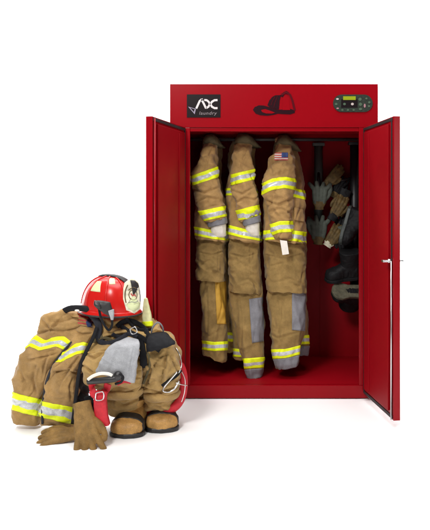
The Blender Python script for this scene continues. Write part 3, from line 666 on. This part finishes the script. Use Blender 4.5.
# ---------------------------------------------------------------- boots
def outline(y, L, w_):
    """half-widths of a right-ish sole at y from heel 0 to toe L"""
    t = y / L
    base = np.interp(t, [0, .04, .12, .3, .5, .7, .85, .95, 1], [.02, .55, .78, .76, .74, .98, .92, .6, .02])
    return base * w_ / 2
def boot(name, label, group, Mx, L=.27, w_=.115, mats=None, shaft=.18, cat='boot', toeband=True):
    """local frame: y forward to the toe, x right, z up"""
    t = thing(name, label, cat, Mx @ Vector((0, 0, 0)), group)
    leather, sole_m, band_m = mats
    n = 22
    ys = [L * (1 - math.cos(math.pi * i / n)) / 2 for i in range(n + 1)]
    pts = [(-outline(y, L, w_ * 1.06) , y) for y in ys] + [(outline(y, L, w_ * 1.06), y) for y in ys[::-1][1:-1]]
    pts = [(float(a), float(b_)) for a, b_ in pts]
    s_ = MB(); nn = len(pts); lv = [(0, .97), (.004, 1.0), (.018, 1.0), (.022, .97)]
    vs = []; fs = []
    for z_, k in lv: vs += [Mx @ Vector((a * k, L / 2 + (b_ - L / 2) * k, z_)) for a, b_ in pts]
    for j in range(len(lv) - 1):
        for i in range(nn): fs.append([j * nn + i, j * nn + (i + 1) % nn, (j + 1) * nn + (i + 1) % nn, (j + 1) * nn + i])
    fs.append(list(range(nn))); fs.append([(len(lv) - 1) * nn + i for i in range(nn)][::-1])
    s_.add(vs, fs)
    # upper: sections across the foot, rows along y
    rows = []
    R3 = Mx.to_3x3()
    for q in np.linspace(0.02, .985, 14):
        y = q * L; hw = float(outline(y, L, w_)); h = float(np.interp(q, [0, .1, .35, .5, .65, .8, .9, .96, 1], [.10, .125, .125, .105, .082, .072, .060, .045, .025]))
        c = Mx @ Vector((0, y, .012 + h * .42)); rows.append([*c, *(R3 @ Vector((hw, 0, 0))), *(R3 @ Vector((0, 0, h * .55)))])
    up = Loft(rows, world=True, spec=SMALL + [(.004, 12, 9, 22, 'r', 12), (.003, 30, 14, 14, 'c', 0)], seed=12, nu=80, nv=90, ex=2.5, round0=.03, round1=.04)
    uo = up.build('upper', leather, t)
    so_ = s_.build('sole', sole_m, t)
    if toeband:
        vf0, vf1 = .60, .77
        U = np.arange(up.nu); t_ = np.array([0, 0] + list(np.linspace(0, 1, 10)) + [1, 1]); offs = np.array([-.003, .001] + [.003] * 10 + [.001, -.003])
        wob = .02 * np.cos(2 * np.pi * U / up.nu)
        V = (vf0 + wob)[None] + (vf1 - vf0) * t_[:, None]
        Q = up.samp(np.tile(U, (len(t_), 1)), V, up.G) + up.samp(np.tile(U, (len(t_), 1)), V, up.N) * offs[:, None, None]
        F = [[r * up.nu + k, r * up.nu + (k + 1) % up.nu, (r + 1) * up.nu + (k + 1) % up.nu, (r + 1) * up.nu + k] for r in range(len(t_) - 1) for k in range(up.nu)]
        link('vamp_band', mesh(Q.reshape(-1, 3).tolist(), F), band_m, t)
    rows = []
    for z_, a, b_ in ((.06, .040, .060), (.10, .044, .064), (.10 + shaft * .5, .052, .066), (.10 + shaft, .060, .072)):
        c = Mx @ Vector((0, L * .27, z_)); rows.append([*c, *(R3 @ Vector((a, 0, 0))), *(R3 @ Vector((0, b_, 0)))])
    Loft(rows, world=True, spec=SMALL, seed=15, nu=70, nv=70, round0=.05, round1=.03).build('shaft', leather if mats[0] is not M['rubber2'] else M['rubber2'], t)
    return t
def frame(origin, fwd, up):
    f = Vector(fwd).normalized(); u_ = Vector(up); u_ = (u_ - f * u_.dot(f)).normalized(); r_ = f.cross(u_)
    return Matrix(((r_.x, f.x, u_.x, origin[0]), (r_.y, f.y, u_.y, origin[1]), (r_.z, f.z, u_.z, origin[2]), (0, 0, 0, 1)))
bg = 'black rubber boots hung in the cabinet'
boot('rubber_boot', 'upper black boot hanging sole outwards beside the black tube', bg, frame(P(350, 205, -78), (-.30, -.15, -1), (.9, -.3, -.3)), .27, .12, (M['rubber2'], M['tubegrey'], M['rubber2']), .12, toeband=False)
boot('rubber_boot', 'black boot hanging in the cabinet with its toe pointing left', bg, frame(P(360, 277, -86), (-1, -.1, -.10), (.1, -.35, .9)), .24, .11, (M['rubber2'], M['rubber2'], M['rubber2']), .10, toeband=False)
ol = mat('muddy_sole', (.10, .095, .06), .7, var=.4, vscale=30, bump=.6, bump2=.6)
boot('rubber_boot', 'lowest black boot in the cabinet showing its muddy grey-brown sole', bg, frame(P(366, 291, -80), (-1, -.25, .05), (.0, .75, -.6)), .235, .12, (M['rubber2'], ol, M['rubber2']), .08, toeband=False)
# ---------------------------------------------------------------- the pile in front of the left door
TB = 'pair of turnout boots standing inside the trousers'
def fl(px, py):   # a point on the floor seen at this photo position
    d = DP - CZ / S * DP / (py - CY); return P(px, py, d)
a = fl(126, 439); bootL = frame((a.x, a.y + .235, 0), (-.02, -1, 0), (0, 0, 1))
boot('turnout_boot', 'left one of the two tan boots below the pile, with black band and sole', TB, frame((a.x + .012, a.y + .245, 0), (-.10, -1, 0), (0, 0, 1)), .25, .172, (M['boot'], M['rubber'], M['rubber']), .05)
a = fl(161, 433.5)
boot('turnout_boot', 'right one of the two tan boots below the pile, nearest the cabinet', TB, frame((a.x - .02, a.y + .215, 0), (.10, -1, 0), (0, 0, 1)), .22, .165, (M['boot'], M['rubber'], M['rubber']), .05)
# trousers bunched over the boots
tr = thing('turnout_trousers', 'crumpled tan trousers pulled down round two boots, grey knee patch, red straps', 'trousers', fl(140, 428))
wst = Loft([(98, 311, 138, 309, 82, 16), (92, 318, 151, 316, 84, 22), (88, 327, 160, 328, 88, 24), (86, 338, 170, 338, 88, 26), (88, 352, 175, 352, 88, 24), (92, 366, 176, 366, 86, 20)], lines=[([(98, 319), (112, 327), (132, 320)], 1.6, .015), ([(90, 345), (108, 337), (130, 333)], 1.6, .014), ([(140, 322), (150, 330), (162, 334)], 1.4, .012)], spec=BUNCH, seed=200, nv=150)
wo = wst.build('waist', M['tan2'], tr)
lgL = Loft([(92, 340, 134, 334, 96, 16), (84, 350, 139, 346, 102, 20), (81, 362, 141, 362, 104, 22), (84, 376, 142, 376, 103, 22), (98, 388, 143, 387, 94, 17), (106, 400, 142, 399, 86, 14), (108, 408, 141, 407, 83, 13), (110, 416, 138, 415, 82, 11)], lines=[([(100, 389), (118, 394), (132, 391), (144, 384)], 1.5, .016), ([(106, 399), (124, 405), (142, 397)], 1.4, .014), ([(84, 353), (94, 358), (104, 352)], 1.5, .013), ([(84, 366), (92, 372), (97, 382)], 1.4, .012), ([(137, 346), (139, 365), (136, 384)], 1.3, .014)], spec=BUNCH, seed=210, nv=170, ex=2.8)
lo = lgL.build('leg', M['tan2'], tr)
lgR = Loft([(142, 332, 166, 331, 90, 12), (140, 343, 176, 342, 94, 14), (140, 356, 181, 356, 96, 15), (142, 370, 181, 371, 96, 15), (141, 386, 179, 387, 92, 13), (144, 394, 177, 393, 86, 13), (145, 402, 175, 401, 82, 12), (146, 410, 173, 409, 81, 10)], lines=[([(166, 351), (165, 366), (161, 384)], 1.6, .020), ([(147, 357), (151, 371), (145, 388)], 1.5, .018), ([(151, 371), (158, 360), (164, 354)], 1.3, .012), ([(143, 388), (160, 392), (180, 386)], 1.4, .016), ([(144, 398), (160, 402), (176, 397)], 1.2, .012), ([(170, 356), (177, 368), (181, 378)], 1.3, .013)], spec=BUNCH, seed=221, nv=170, ex=2.9)
ro = lgR.build('leg', M['tan2'], tr)
for (lf, par, q, sd) in ((lgL, lo, [(106, 404, 143, 402, 85, 13), (107, 409, 142.5, 407, 84, 14.5), (109, 416, 140, 414, 83, 12)], 3), (lgR, ro, [(143, 390, 180, 388, 87, 13), (144, 395, 181, 393, 87, 15.5), (146, 402, 176, 400, 84, 12)], 5),
                         (lgL, lo, [(102, 387, 144, 385, 96, 17), (104, 392, 144.5, 390, 94, 18), (107, 399, 142, 397, 90, 15)], 7)):
    Loft(q, spec=SMALL + [(.006, 8, 8, 18, 'r', 10)], seed=sd, nv=50, round0=.3, round1=.3).build('cuff_fold', M['tan2'], par)
alls = [wst, lgL, lgR]
patch(alls, 'knee_patch', [(131, 336), (139, 342), (134, 383), (96, 372)], [M['lgrey']], lo, off=.007, n=34, m=34, thick=.008) if False else None
kn = Loft([(128, 337, 138, 340, 119, 4), (114, 343, 139.5, 344, 124, 5), (106, 350, 139, 353, 126.5, 5), (102, 358, 137.5, 364, 127, 5), (97, 367, 136, 374, 126, 5), (96, 372, 134.5, 383, 124, 4)], lines=[([(127, 345), (124, 360), (120, 379)], .8, .007), ([(134, 347), (131, 362), (128, 379)], .7, .006), ([(117, 349), (112, 362), (108, 374)], .8, .006), ([(120, 346), (117, 360), (114, 376)], .6, .004)], spec=[(.006, 20, 10, 6, 'r', 60), (.003, 30, 30, 30, 'n', 0)], seed=9, ex=4, round0=.04, round1=.02)
kn.build('knee_patch', M['lgrey'], lo)
kb = Loft([(150, 333, 166, 332, 106, 5), (147, 339, 171, 338, 111, 6), (146, 346, 175, 344, 114, 6), (147, 352, 160, 349, 114, 5)], spec=SMALL, seed=19, ex=3, nv=50)
kb.build('knee_patch', M['black'], ro)
# braces and straps
sf = [wst, lgL, lgR, kn]
strap('braces', sf, [(117, 327), (123, 322), (131, 321), (140, 325), (146, 331), (149, 340)], 5, M['black'], tr, lift=.01)
strap('braces', sf, [(121, 326), (130, 332), (141, 337), (150, 344), (160, 351)], 4.5, M['black'], tr, lift=.01)
strap('braces', sf, [(139, 337), (141, 345), (143, 356), (144, 368)], 7, M['black'], tr, lift=.006)
strap('braces', sf, [(97, 333), (100, 341), (108, 344), (118, 341), (127, 336)], 6, M['navy'], tr, lift=.008)
strap('cord_loop', None, [(151, 334, 104), (153, 327, 106), (158, 322.5, 106), (162.5, 327, 104), (163.5, 335, 100)], 1.6, M['grey'], tr, flat=1)
rb = strap('red_strap', [lgL], [(93, 380, 122), (92, 386, 124), (93, 393, 125), (97, 397, 125)], 7, M['cloth_red'], tr, lift=.012, flat=.25)
rb = strap('red_strap', [lgL], [(108, 384, 124), (106, 390, 125), (101, 396, 125)], 7, M['cloth_red'], tr, lift=.012, flat=.25)
Loft([(96, 390, 108, 391, 124, 3), (94, 400, 107, 401, 125, 4), (94.5, 415, 108, 414, 125, 4), (96, 429, 110, 425, 124, 4)], spec=SMALL, seed=31, ex=4, nv=60).build('red_strap', M['cloth_red'], tr)
strap('buckle', None, [(96, 393, 129), (103, 392, 130), (103, 399, 130), (96, 400, 129), (96, 393, 129)], 1.2, M['steel'], tr, flat=1)
strap('red_strap', [lgL], [(117, 384), (124, 381), (131, 382)], 4, M['cloth_red'], tr, lift=.008)
strap('black_strap', [lgL], [(88, 396, 118), (92, 410, 118), (96, 424, 116), (104, 431, 116)], 8, M['black'], tr, lift=.0)
strap('black_strap', [lgR, wst], [(147, 352), (150, 362), (147, 374), (143, 384)], 2.5, M['olive'], tr, lift=.003)
strap('black_strap', [wst], [(126, 318), (134, 327), (143, 330), (152, 329)], 3.0, M['black'], tr, lift=.012)
strap('buckle', None, [(130, 329, 118), (135, 327, 119), (137, 332, 119), (132, 334, 118), (130, 329, 118)], 1.0, M['steel'], tr, flat=1)
strap('black_strap', [wst, lgL], [(112, 334), (120, 337), (129, 334), (137, 337)], 4.0, M['navy'], tr, lift=.008)
strap('waistband', [wst, lgL], [(92, 342), (103, 337), (116, 343), (126, 341)], 4.0, M['olive'], tr, lift=.004)
# steel snap hooks at the right leg
strap('snap_hook', [lgR], [(177, 372, 100), (171, 379), (165, 386), (163, 391), (169, 392), (175, 388, 105), (179, 381, 104)], 1.7, M['steel'], tr, lift=.012, flat=.9)
strap('snap_hook', [lgR], [(176, 348, 100), (180, 356, 101), (181.5, 366, 101), (178, 374, 103)], 1.3, M['steel'], tr, lift=.01, flat=.9)
strap('black_strap', [lgR], [(162, 386), (170, 380), (176, 376), (181, 370, 100)], 3.2, M['black'], tr, lift=.006)
# red hose loop on the right
hs = thing('red_hose', 'red loop hanging at the right edge of the pile against the red door', 'hose', fl(178, 414))
strap('loop', None, [(172, 362, 82), (180, 366, 84), (183.4, 378, 85), (182.6, 392, 86), (179, 402, 87), (172, 408.5, 88), (162, 409, 86), (152, 402, 82)], 9.0, M['cloth_red'], hs, flat=.6)
strap('wire_tie', None, [(176, 383, 105), (181, 384.5, 104), (187, 385.5, 92)], 1.0, M['steel'], hs, flat=1)
strap('wire_tie', None, [(182, 372, 94), (185, 380, 94), (184.5, 392, 94), (181.5, 402, 94)], .9, M['steel'], hs, flat=1)
# goggles
go = thing('goggles', 'small black goggles with white rim lying below the grey knee patch', 'goggles', P(104, 380, 128))
strap('frame', None, [(88, 381.5, 128), (95, 381, 131), (106, 380, 133), (114, 379, 133), (119, 377, 131)], 6.0, M['rubber'], go, flat=.8)
strap('rim', None, [(88, 379.5, 131), (93, 376, 134), (100, 373.6, 136), (108, 373.8, 136), (112, 375.5, 135)], 3.0, M['white'], go, flat=.7)
m_ = MB(); ball(m_, P(118, 376, 132), (.022, .018, .022), 20); m_.build('side_lens', M['rubber'], go, True)
strap('head_strap', None, [(119, 374, 134), (123, 377, 133), (121, 382, 132), (115, 384, 131)], 2.4, M['black'], go, flat=.5)
# pile coat
pc = thing('turnout_coat', 'folded tan coat propped upright at the left of the pile, two rows of yellow bands', 'coat', fl(45, 426))
A_ = Loft([(66, 309, 90, 317, 94, 9), (44.5, 313, 94, 325, 96, 10), (40, 326, 86, 336, 97, 12), (32.5, 342, 73, 346, 96, 16), (21.5, 357, 60, 359, 94, 17), (16.5, 377, 49, 380, 90, 17), (13, 400, 43.5, 402, 86, 16), (14.5, 421, 41, 424.5, 84, 10)], lines=[([(42, 320), (50, 330), (58, 322), (72, 317), (84, 321)], 1.6, .015), ([(36, 334), (50, 330), (64, 331), (80, 327)], 1.2, .011), ([(28, 360), (42, 357), (58, 353)], 1.4, .011), ([(20, 372), (26, 384), (24, 393)], 1.4, .010), ([(36, 362), (33, 378), (36, 394)], 1.4, .011), ([(48, 352), (44, 366), (42, 380)], 1.2, .009)], spec=DIAG, seed=301, nv=190, nu=140, ex=3.4, round0=.05, round1=.006)
ao = A_.build('sleeve', M['tan'], pc)
B_ = Loft([(84, 322, 98, 331, 102, 8), (70, 340, 93, 342, 102, 12), (58, 358, 86, 357, 101, 15), (47, 378, 80, 376, 98, 16), (43.5, 400, 76.5, 398, 96, 16), (43, 423, 72.5, 428, 92, 10)], lines=[([(79, 357), (70, 368), (60, 382), (55, 396)], 1.4, .014), ([(54, 372), (66, 370), (77, 373)], 1.1, .010), ([(74, 376), (70, 386), (71, 400)], 1.3, .012), ([(72, 330), (82, 334), (92, 333)], 1.2, .010)], spec=DIAG, seed=322, nv=170, nu=130, ex=3.6, round0=.05, round1=.006)
bo = B_.build('front_panel', M['tan'], pc)
A_.band('reflective_stripe', [(28, 344), (36, 335), (46, 341), (58, 335), (64, 336), (74, 344)], [(20, 353), (29, 346), (41, 351), (55, 346), (62, 349), (72, 356)], YS, ao, split=(.34, .68), nv=18)
A_.band('reflective_stripe', [(10, 391), (22, 395), (45, 400)], [(10, 409), (22, 412.5), (45, 418)], YS, ao, nv=18)
B_.band('reflective_stripe', [(66, 352), (74, 344.5), (83, 342), (97, 346)], [(62, 362), (74, 355), (82, 353), (95, 358)], YS, bo, nv=18)
B_.band('reflective_stripe', [(41, 401), (55, 404), (78, 408)], [(41, 417), (55, 420.5), (76, 425)], YS, bo, nv=18)
C_ = Loft([(84, 312, 104, 314, 80, 8), (86, 324, 104, 330, 79, 8), (78, 345, 98, 345, 78, 12), (68, 365, 94, 362, 78, 14), (60, 385, 90, 384, 78, 14), (56, 405, 88, 404, 80, 14), (56, 420, 84, 420, 84, 12)], spec=DIAG, seed=333, nv=120)
C_.build('lining', M['navy'], pc)
cs = [A_, B_, C_]
strap('zip_flap', None, [(97, 327, 113), (93, 338, 115), (87, 350, 116), (81.5, 362, 116), (78.5, 376, 114), (76.5, 392, 113), (74.5, 408, 111), (72.5, 424, 109)], 3.6, M['black'], pc, flat=.35)
strap('front_edge', [A_, B_], [(72, 342), (63, 352), (54, 364), (47, 380), (43.5, 398), (42.3, 412), (42.3, 424)], 2.4, M['navy'], pc, lift=.001, flat=.5)
strap('collar', None, [(64, 311, 100), (70, 308.5, 104), (78, 308, 106), (86, 309, 107), (93, 312, 106), (98, 318, 104)], 6.0, M['black'], pc, flat=.55)
strap('collar', None, [(90, 313, 104), (96, 320, 108), (99, 328, 110), (97, 338, 110)], 7.0, M['navy'], pc, flat=.5)
m_ = MB(); ball(m_, P(77, 310.5, 110), (.012, .005, .005), 14); m_.build('snap', M['white'], pc, True)
def mi(a, b_): return 0 if (a - .78) ** 2 / .06 + (b_ - .5) ** 2 / .25 < 1 else (1 if int(b_ * 6) % 2 == 0 else 2)
patch([A_, B_], 'flag_patch', [(79, 315.5), (94, 318), (92, 327.5), (77.5, 325)], [M['flagblue'], M['flagred'], M['tan']], ao, off=.003, n=24, m=12, midx=mi)
# ---------------------------------------------------------------- helmet
hc = P(111, 309, 92); hr = .158
he = thing('fire_helmet', 'shiny red fire helmet with cream front shield on top of the pile', 'helmet', hc)
yaw = math.radians(20)   # faces right, turned a little towards the camera
hf = Vector((math.cos(yaw), -math.sin(yaw), -.04)).normalized(); hu = (Vector((-.01, -.03, 1))); hu = (hu - hf * hu.dot(hf)).normalized(); hs_ = hf.cross(hu)
if hs_.y > 0: hs_ = -hs_
HL = lambda a, b_, c_: hc + hf * a + hs_ * b_ + hu * c_     # front, towards camera, up
a0, b0, h0 = .152, .122, .168
def dome(aa, bb, cc, t, p=1.0): # t: elevation 0..1 -> 0..90
    return cc
def dpt(az, el, k=1.0):
    ce, se = math.cos(el) ** .8, math.sin(el) ** .92
    rr = k * (1 + .018 * math.cos(6 * az) * math.sin(2 * el) )
    return HL(a0 * ce * math.cos(az) * rr - .004, b0 * ce * math.sin(az) * rr, h0 * se * k)
nu_, nv_ = 96, 40; vs = []; fs = []
for j in range(nv_):
    el = math.pi / 2 * j / nv_
    for i in range(nu_): vs.append(dpt(2 * math.pi * i / nu_, el))
vs.append(dpt(0, math.pi / 2)); top = len(vs) - 1
for j in range(nv_ - 1):
    for i in range(nu_): fs.append([j * nu_ + i, j * nu_ + (i + 1) % nu_, (j + 1) * nu_ + (i + 1) % nu_, (j + 1) * nu_ + i])
for i in range(nu_): fs.append([(nv_ - 1) * nu_ + i, (nv_ - 1) * nu_ + (i + 1) % nu_, top])
fs.append(list(range(nu_)))
shell = MB().add(vs, fs).build('shell', M['helmet'], he, True)
# brim
vs = []; fs = []; prof = [(1.0, .012), (1.04, .001), (1.09, -.006), (1.095, -.012), (1.03, -.009), (.97, .0)]
for k, z_ in prof:
    for i in range(nu_):
        az = 2 * math.pi * i / nu_; ex_ = 1 + (k - 1) * (1.0 + .5 * max(0, -math.cos(az)))
        vs.append(HL(a0 * ex_ * math.cos(az) - .004, b0 * ex_ * math.sin(az), z_ - (ex_ - 1) * .10 * (max(0, -math.cos(az)))))
for j in range(len(prof)):
    j2 = (j + 1) % len(prof)
    for i in range(nu_): fs.append([j * nu_ + i, j * nu_ + (i + 1) % nu_, j2 * nu_ + (i + 1) % nu_, j2 * nu_ + i])
MB().add(vs, fs).build('brim', M['helmet'], he, True)
mb = MB(); mb.tube([HL(a0 * 1.095 * math.cos(t) - .004, b0 * 1.095 * math.sin(t), -.013) for t in np.linspace(0, 2 * math.pi, 60)], .004, 8); mb.build('edge_trim', M['rubber'], he, True)
# ribs of the shell and dark crest strip
for az, nm in ((.5, 0), (1.25, 0), (2.0, 0), (2.7, 0)):
    MB().tube([dpt(az, e, 1.002) for e in np.linspace(.12, 1.45, 24)], .0048, 8).build('rib', M['helmet'], shell, True)
pts = [dpt(0, e, 1.01) for e in np.linspace(.85, math.pi / 2, 14)] + [dpt(math.pi, e, 1.01) for e in np.linspace(math.pi / 2, 1.25, 8)[1:]]
MB().tube(pts, .022, 12, flat=.35, side=hu).build('crest', M['darkmetal'], shell, True)
# shell patches: az/el quads
def spatch(name, quad, m_, parent, k=1.012, n=10):
    vs = []; TL, TR, BR, BL = [np.array(q) for q in quad]
    for kk in (k, k - .03):
        for j in range(n + 1):
            for i in range(n + 1):
                a_, b_ = i / n, j / n; q = (TL * (1 - a_) + TR * a_) * (1 - b_) + (BL * (1 - a_) + BR * a_) * b_
                vs.append(dpt(q[0], q[1], kk))
    W_ = n + 1; fs = [[j * W_ + i, j * W_ + i + 1, (j + 1) * W_ + i + 1, (j + 1) * W_ + i] for j in range(n) for i in range(n)]
    ring = [i for i in range(W_)] + [j * W_ + n for j in range(1, W_)] + [n * W_ + i for i in range(n - 1, -1, -1)] + [j * W_ for j in range(n - 1, 0, -1)]
    nb = W_ * W_; fs += [[a_, b_, b_ + nb, a_ + nb] for a_, b_ in zip(ring, ring[1:] + ring[:1])]
    return MB().add(vs, fs).build(name, m_, parent, True)
spatch('reflective_patch', [(1.95, 1.05), (1.65, 1.05), (1.50, .62), (2.05, .62)], M['lime'], shell)
spatch('reflective_patch', [(1.25, 1.28), (.75, 1.28), (.85, .95), (1.15, .95)], M['lime'], shell)
# front shield: raised plate standing at the front
sh = MB(); out = [(-.040, -.010), (-.052, .05), (-.048, .10), (-.040, .135), (-.018, .152), (0, .160), (.018, .152), (.040, .135), (.048, .10), (.052, .05), (.040, -.010), (0, -.03)]
yaw2 = math.radians(55); sf_ = Vector((math.cos(yaw2), -math.sin(yaw2), 0)); ss_ = Vector((-sf_.y, sf_.x, 0)) * -1
sc_ = P(133.5, 309, 118)
def SH(a_, b_, c_): 
    lean = -.16 * b_ - .9 * a_ * a_ / .05 * .25
    return sc_ + ss_ * a_ * .88 + Vector((0, 0, 1)) * (b_ * .88 + .006) + sf_ * (lean + c_)
def plate(mb_, out_, c0_, c1_, n=10):
    # fan triangulated with rings so the plate can bend
    vs = []; fs = []; m_c = (0, .065)
    for c_ in (c1_, c0_):
        base = len(vs)
        for r_ in range(n + 1):
            for (a_, b_) in out_: k = r_ / n; vs.append(SH(m_c[0] + (a_ - m_c[0]) * k, m_c[1] + (b_ - m_c[1]) * k, c_))
        N_ = len(out_)
        for r_ in range(n):
            for i in range(N_): fs.append([base + r_ * N_ + i, base + r_ * N_ + (i + 1) % N_, base + (r_ + 1) * N_ + (i + 1) % N_, base + (r_ + 1) * N_ + i])
    N_ = len(out_); h_ = (n + 1) * N_
    for i in range(N_): fs.append([n * N_ + i, n * N_ + (i + 1) % N_, h_ + n * N_ + (i + 1) % N_, h_ + n * N_ + i])
    mb_.add(vs, fs)
def dense(o_, k=5):
    r_ = []
    for i in range(len(o_)):
        p, q = np.array(o_[i]), np.array(o_[(i + 1) % len(o_)])
        for j in range(k): r_.append(tuple(p + (q - p) * j / k))
    return r_
plate(sh, dense(out), 0, .006); sho = sh.build('front_shield', M['cream'], he, True)
s2 = MB(); plate(s2, dense([(-.040, .112), (-.034, .130), (-.016, .146), (.010, .150), (.004, .138), (-.016, .128), (-.028, .110)]), .0065, .009, 4); s2.build('shield_panel', M['darkmetal'], sho, True)
s2 = MB(); plate(s2, dense([(-.030, -.002), (-.040, .018), (-.020, .022), (0, .018), (.020, .022), (.040, .018), (.030, -.002), (0, -.016)]), .0065, .0085, 4); s2.build('shield_panel', M['lime'], sho, True)
def sline(pts_, r_, m_, nm):
    MB().tube([SH(a_, b_, .0075) for a_, b_ in cr(pts_, 24)], r_, 8, flat=.5).build(nm, m_, sho, True)
sline([(.024 * math.cos(t), .070 + .028 * math.sin(t)) for t in np.linspace(0, 2 * math.pi, 17)], .0022, M['glovetan'], 'badge_ring')
sline([(-.014, .060), (-.006, .072), (.002, .064), (.012, .078)], .0028, M['flagred'], 'badge_mark')
sline([(-.022, .100), (-.006, .108), (.012, .104), (.024, .096)], .0030, M['glovetan'], 'badge_mark')
sline([(-.026, .036), (-.008, .030), (.010, .034), (.028, .030)], .0026, M['grey'], 'badge_mark')
sline([(-.041, .030), (-.044, .060), (-.041, .095)], .0028, M['grey'], 'side_cord')
sline([(.041, .030), (.044, .060), (.040, .095), (.026, .125)], .0028, M['glovetan'], 'side_cord')
for a_, b_ in ((-.030, .100), (.032, .100)):
    s2 = MB(); ball(s2, SH(a_, b_, .008), .0035, 10); s2.build('shield_stud', M['steel'], sho, True)
# shield cord loops, ear flap and chin strap
Loft([(96, 300, 110, 302, 123, 3), (95.5, 306, 112, 308, 124, 3.5), (101, 311, 114, 314, 124, 3), (110, 317, 114.5, 320, 123, 2)], spec=SMALL, seed=71, ex=3, nv=50).build('ear_flap', M['darkmetal'], he)
Loft([(107, 310.5, 114, 309, 125, 2), (109.5, 315, 114, 315, 125, 2), (111, 320, 113.5, 320, 124, 1.5)], spec=None, ex=3, nv=30, nu=40).build('flap_tip', M['lgrey'], he)
Loft([(94.5, 300, 99, 302, 126, 2), (94, 305, 101, 306.5, 127, 2.4), (97, 308, 101, 309, 126, 2)], spec=None, ex=3, nv=30, nu=40).build('buckle', M['rubber'], he)
strap('chin_strap', None, [(99, 309, 120), (101, 318, 118), (105, 326, 116), (109, 330, 114), (112, 325, 116), (112, 317, 120)], 2.4, M['black'], he, flat=.2)
lf = Loft([(144, 297.5, 147, 298, 96, 2.2), (143, 306, 149.5, 307, 97, 2.5), (142.5, 316, 151.5, 317, 98, 3), (143, 326, 152.5, 326, 99, 3)], spec=SMALL, seed=4, ex=4, nv=50)
lp = lf.build('hi_vis_flap', mat('pale_yellow_cloth', (.66, .64, .34), .7, var=.08, bump=.4), tr)
lf.band('yellow_hem', [(140, 322), (155, 321)], [(140, 326), (155, 326)], [M['yellow'], M['yellow']], tr, split=None)
# gloves on the floor
gp = 'pair of brown leather gloves on the floor'
fw = lambda px, py, z_: (lambda q: Vector((q.x, q.y, z_)))(fl(px, py))
w0 = fl(84, 428); 
glove('leather_glove', 'brown leather glove propped with fingers spread downwards in front of the red strap', gp, P(84, 416, 128), P(89, 450, 137) - P(84, 416, 128), (0, -1, .35), .108, [M['glove'], M['glove']], 1, spread=1.3, thumb_side=-1, curl=.3, cufflen=.62, cuffw=.8, fl=(.80, .90, .88, .75))
glove('leather_glove', 'brown leather glove lying flat below the folded coat, fingers pointing left', gp, Vector((fl(70, 441).x, fl(70, 441).y, .033)), Vector((-1, -.12, -.10)), (0, -.45, .9), .092, [M['glove'], M['glove']], 1, spread=.9, thumb_side=1, curl=.35, cufflen=.45, cuffw=.85, fl=(.7, .8, .78, .66))
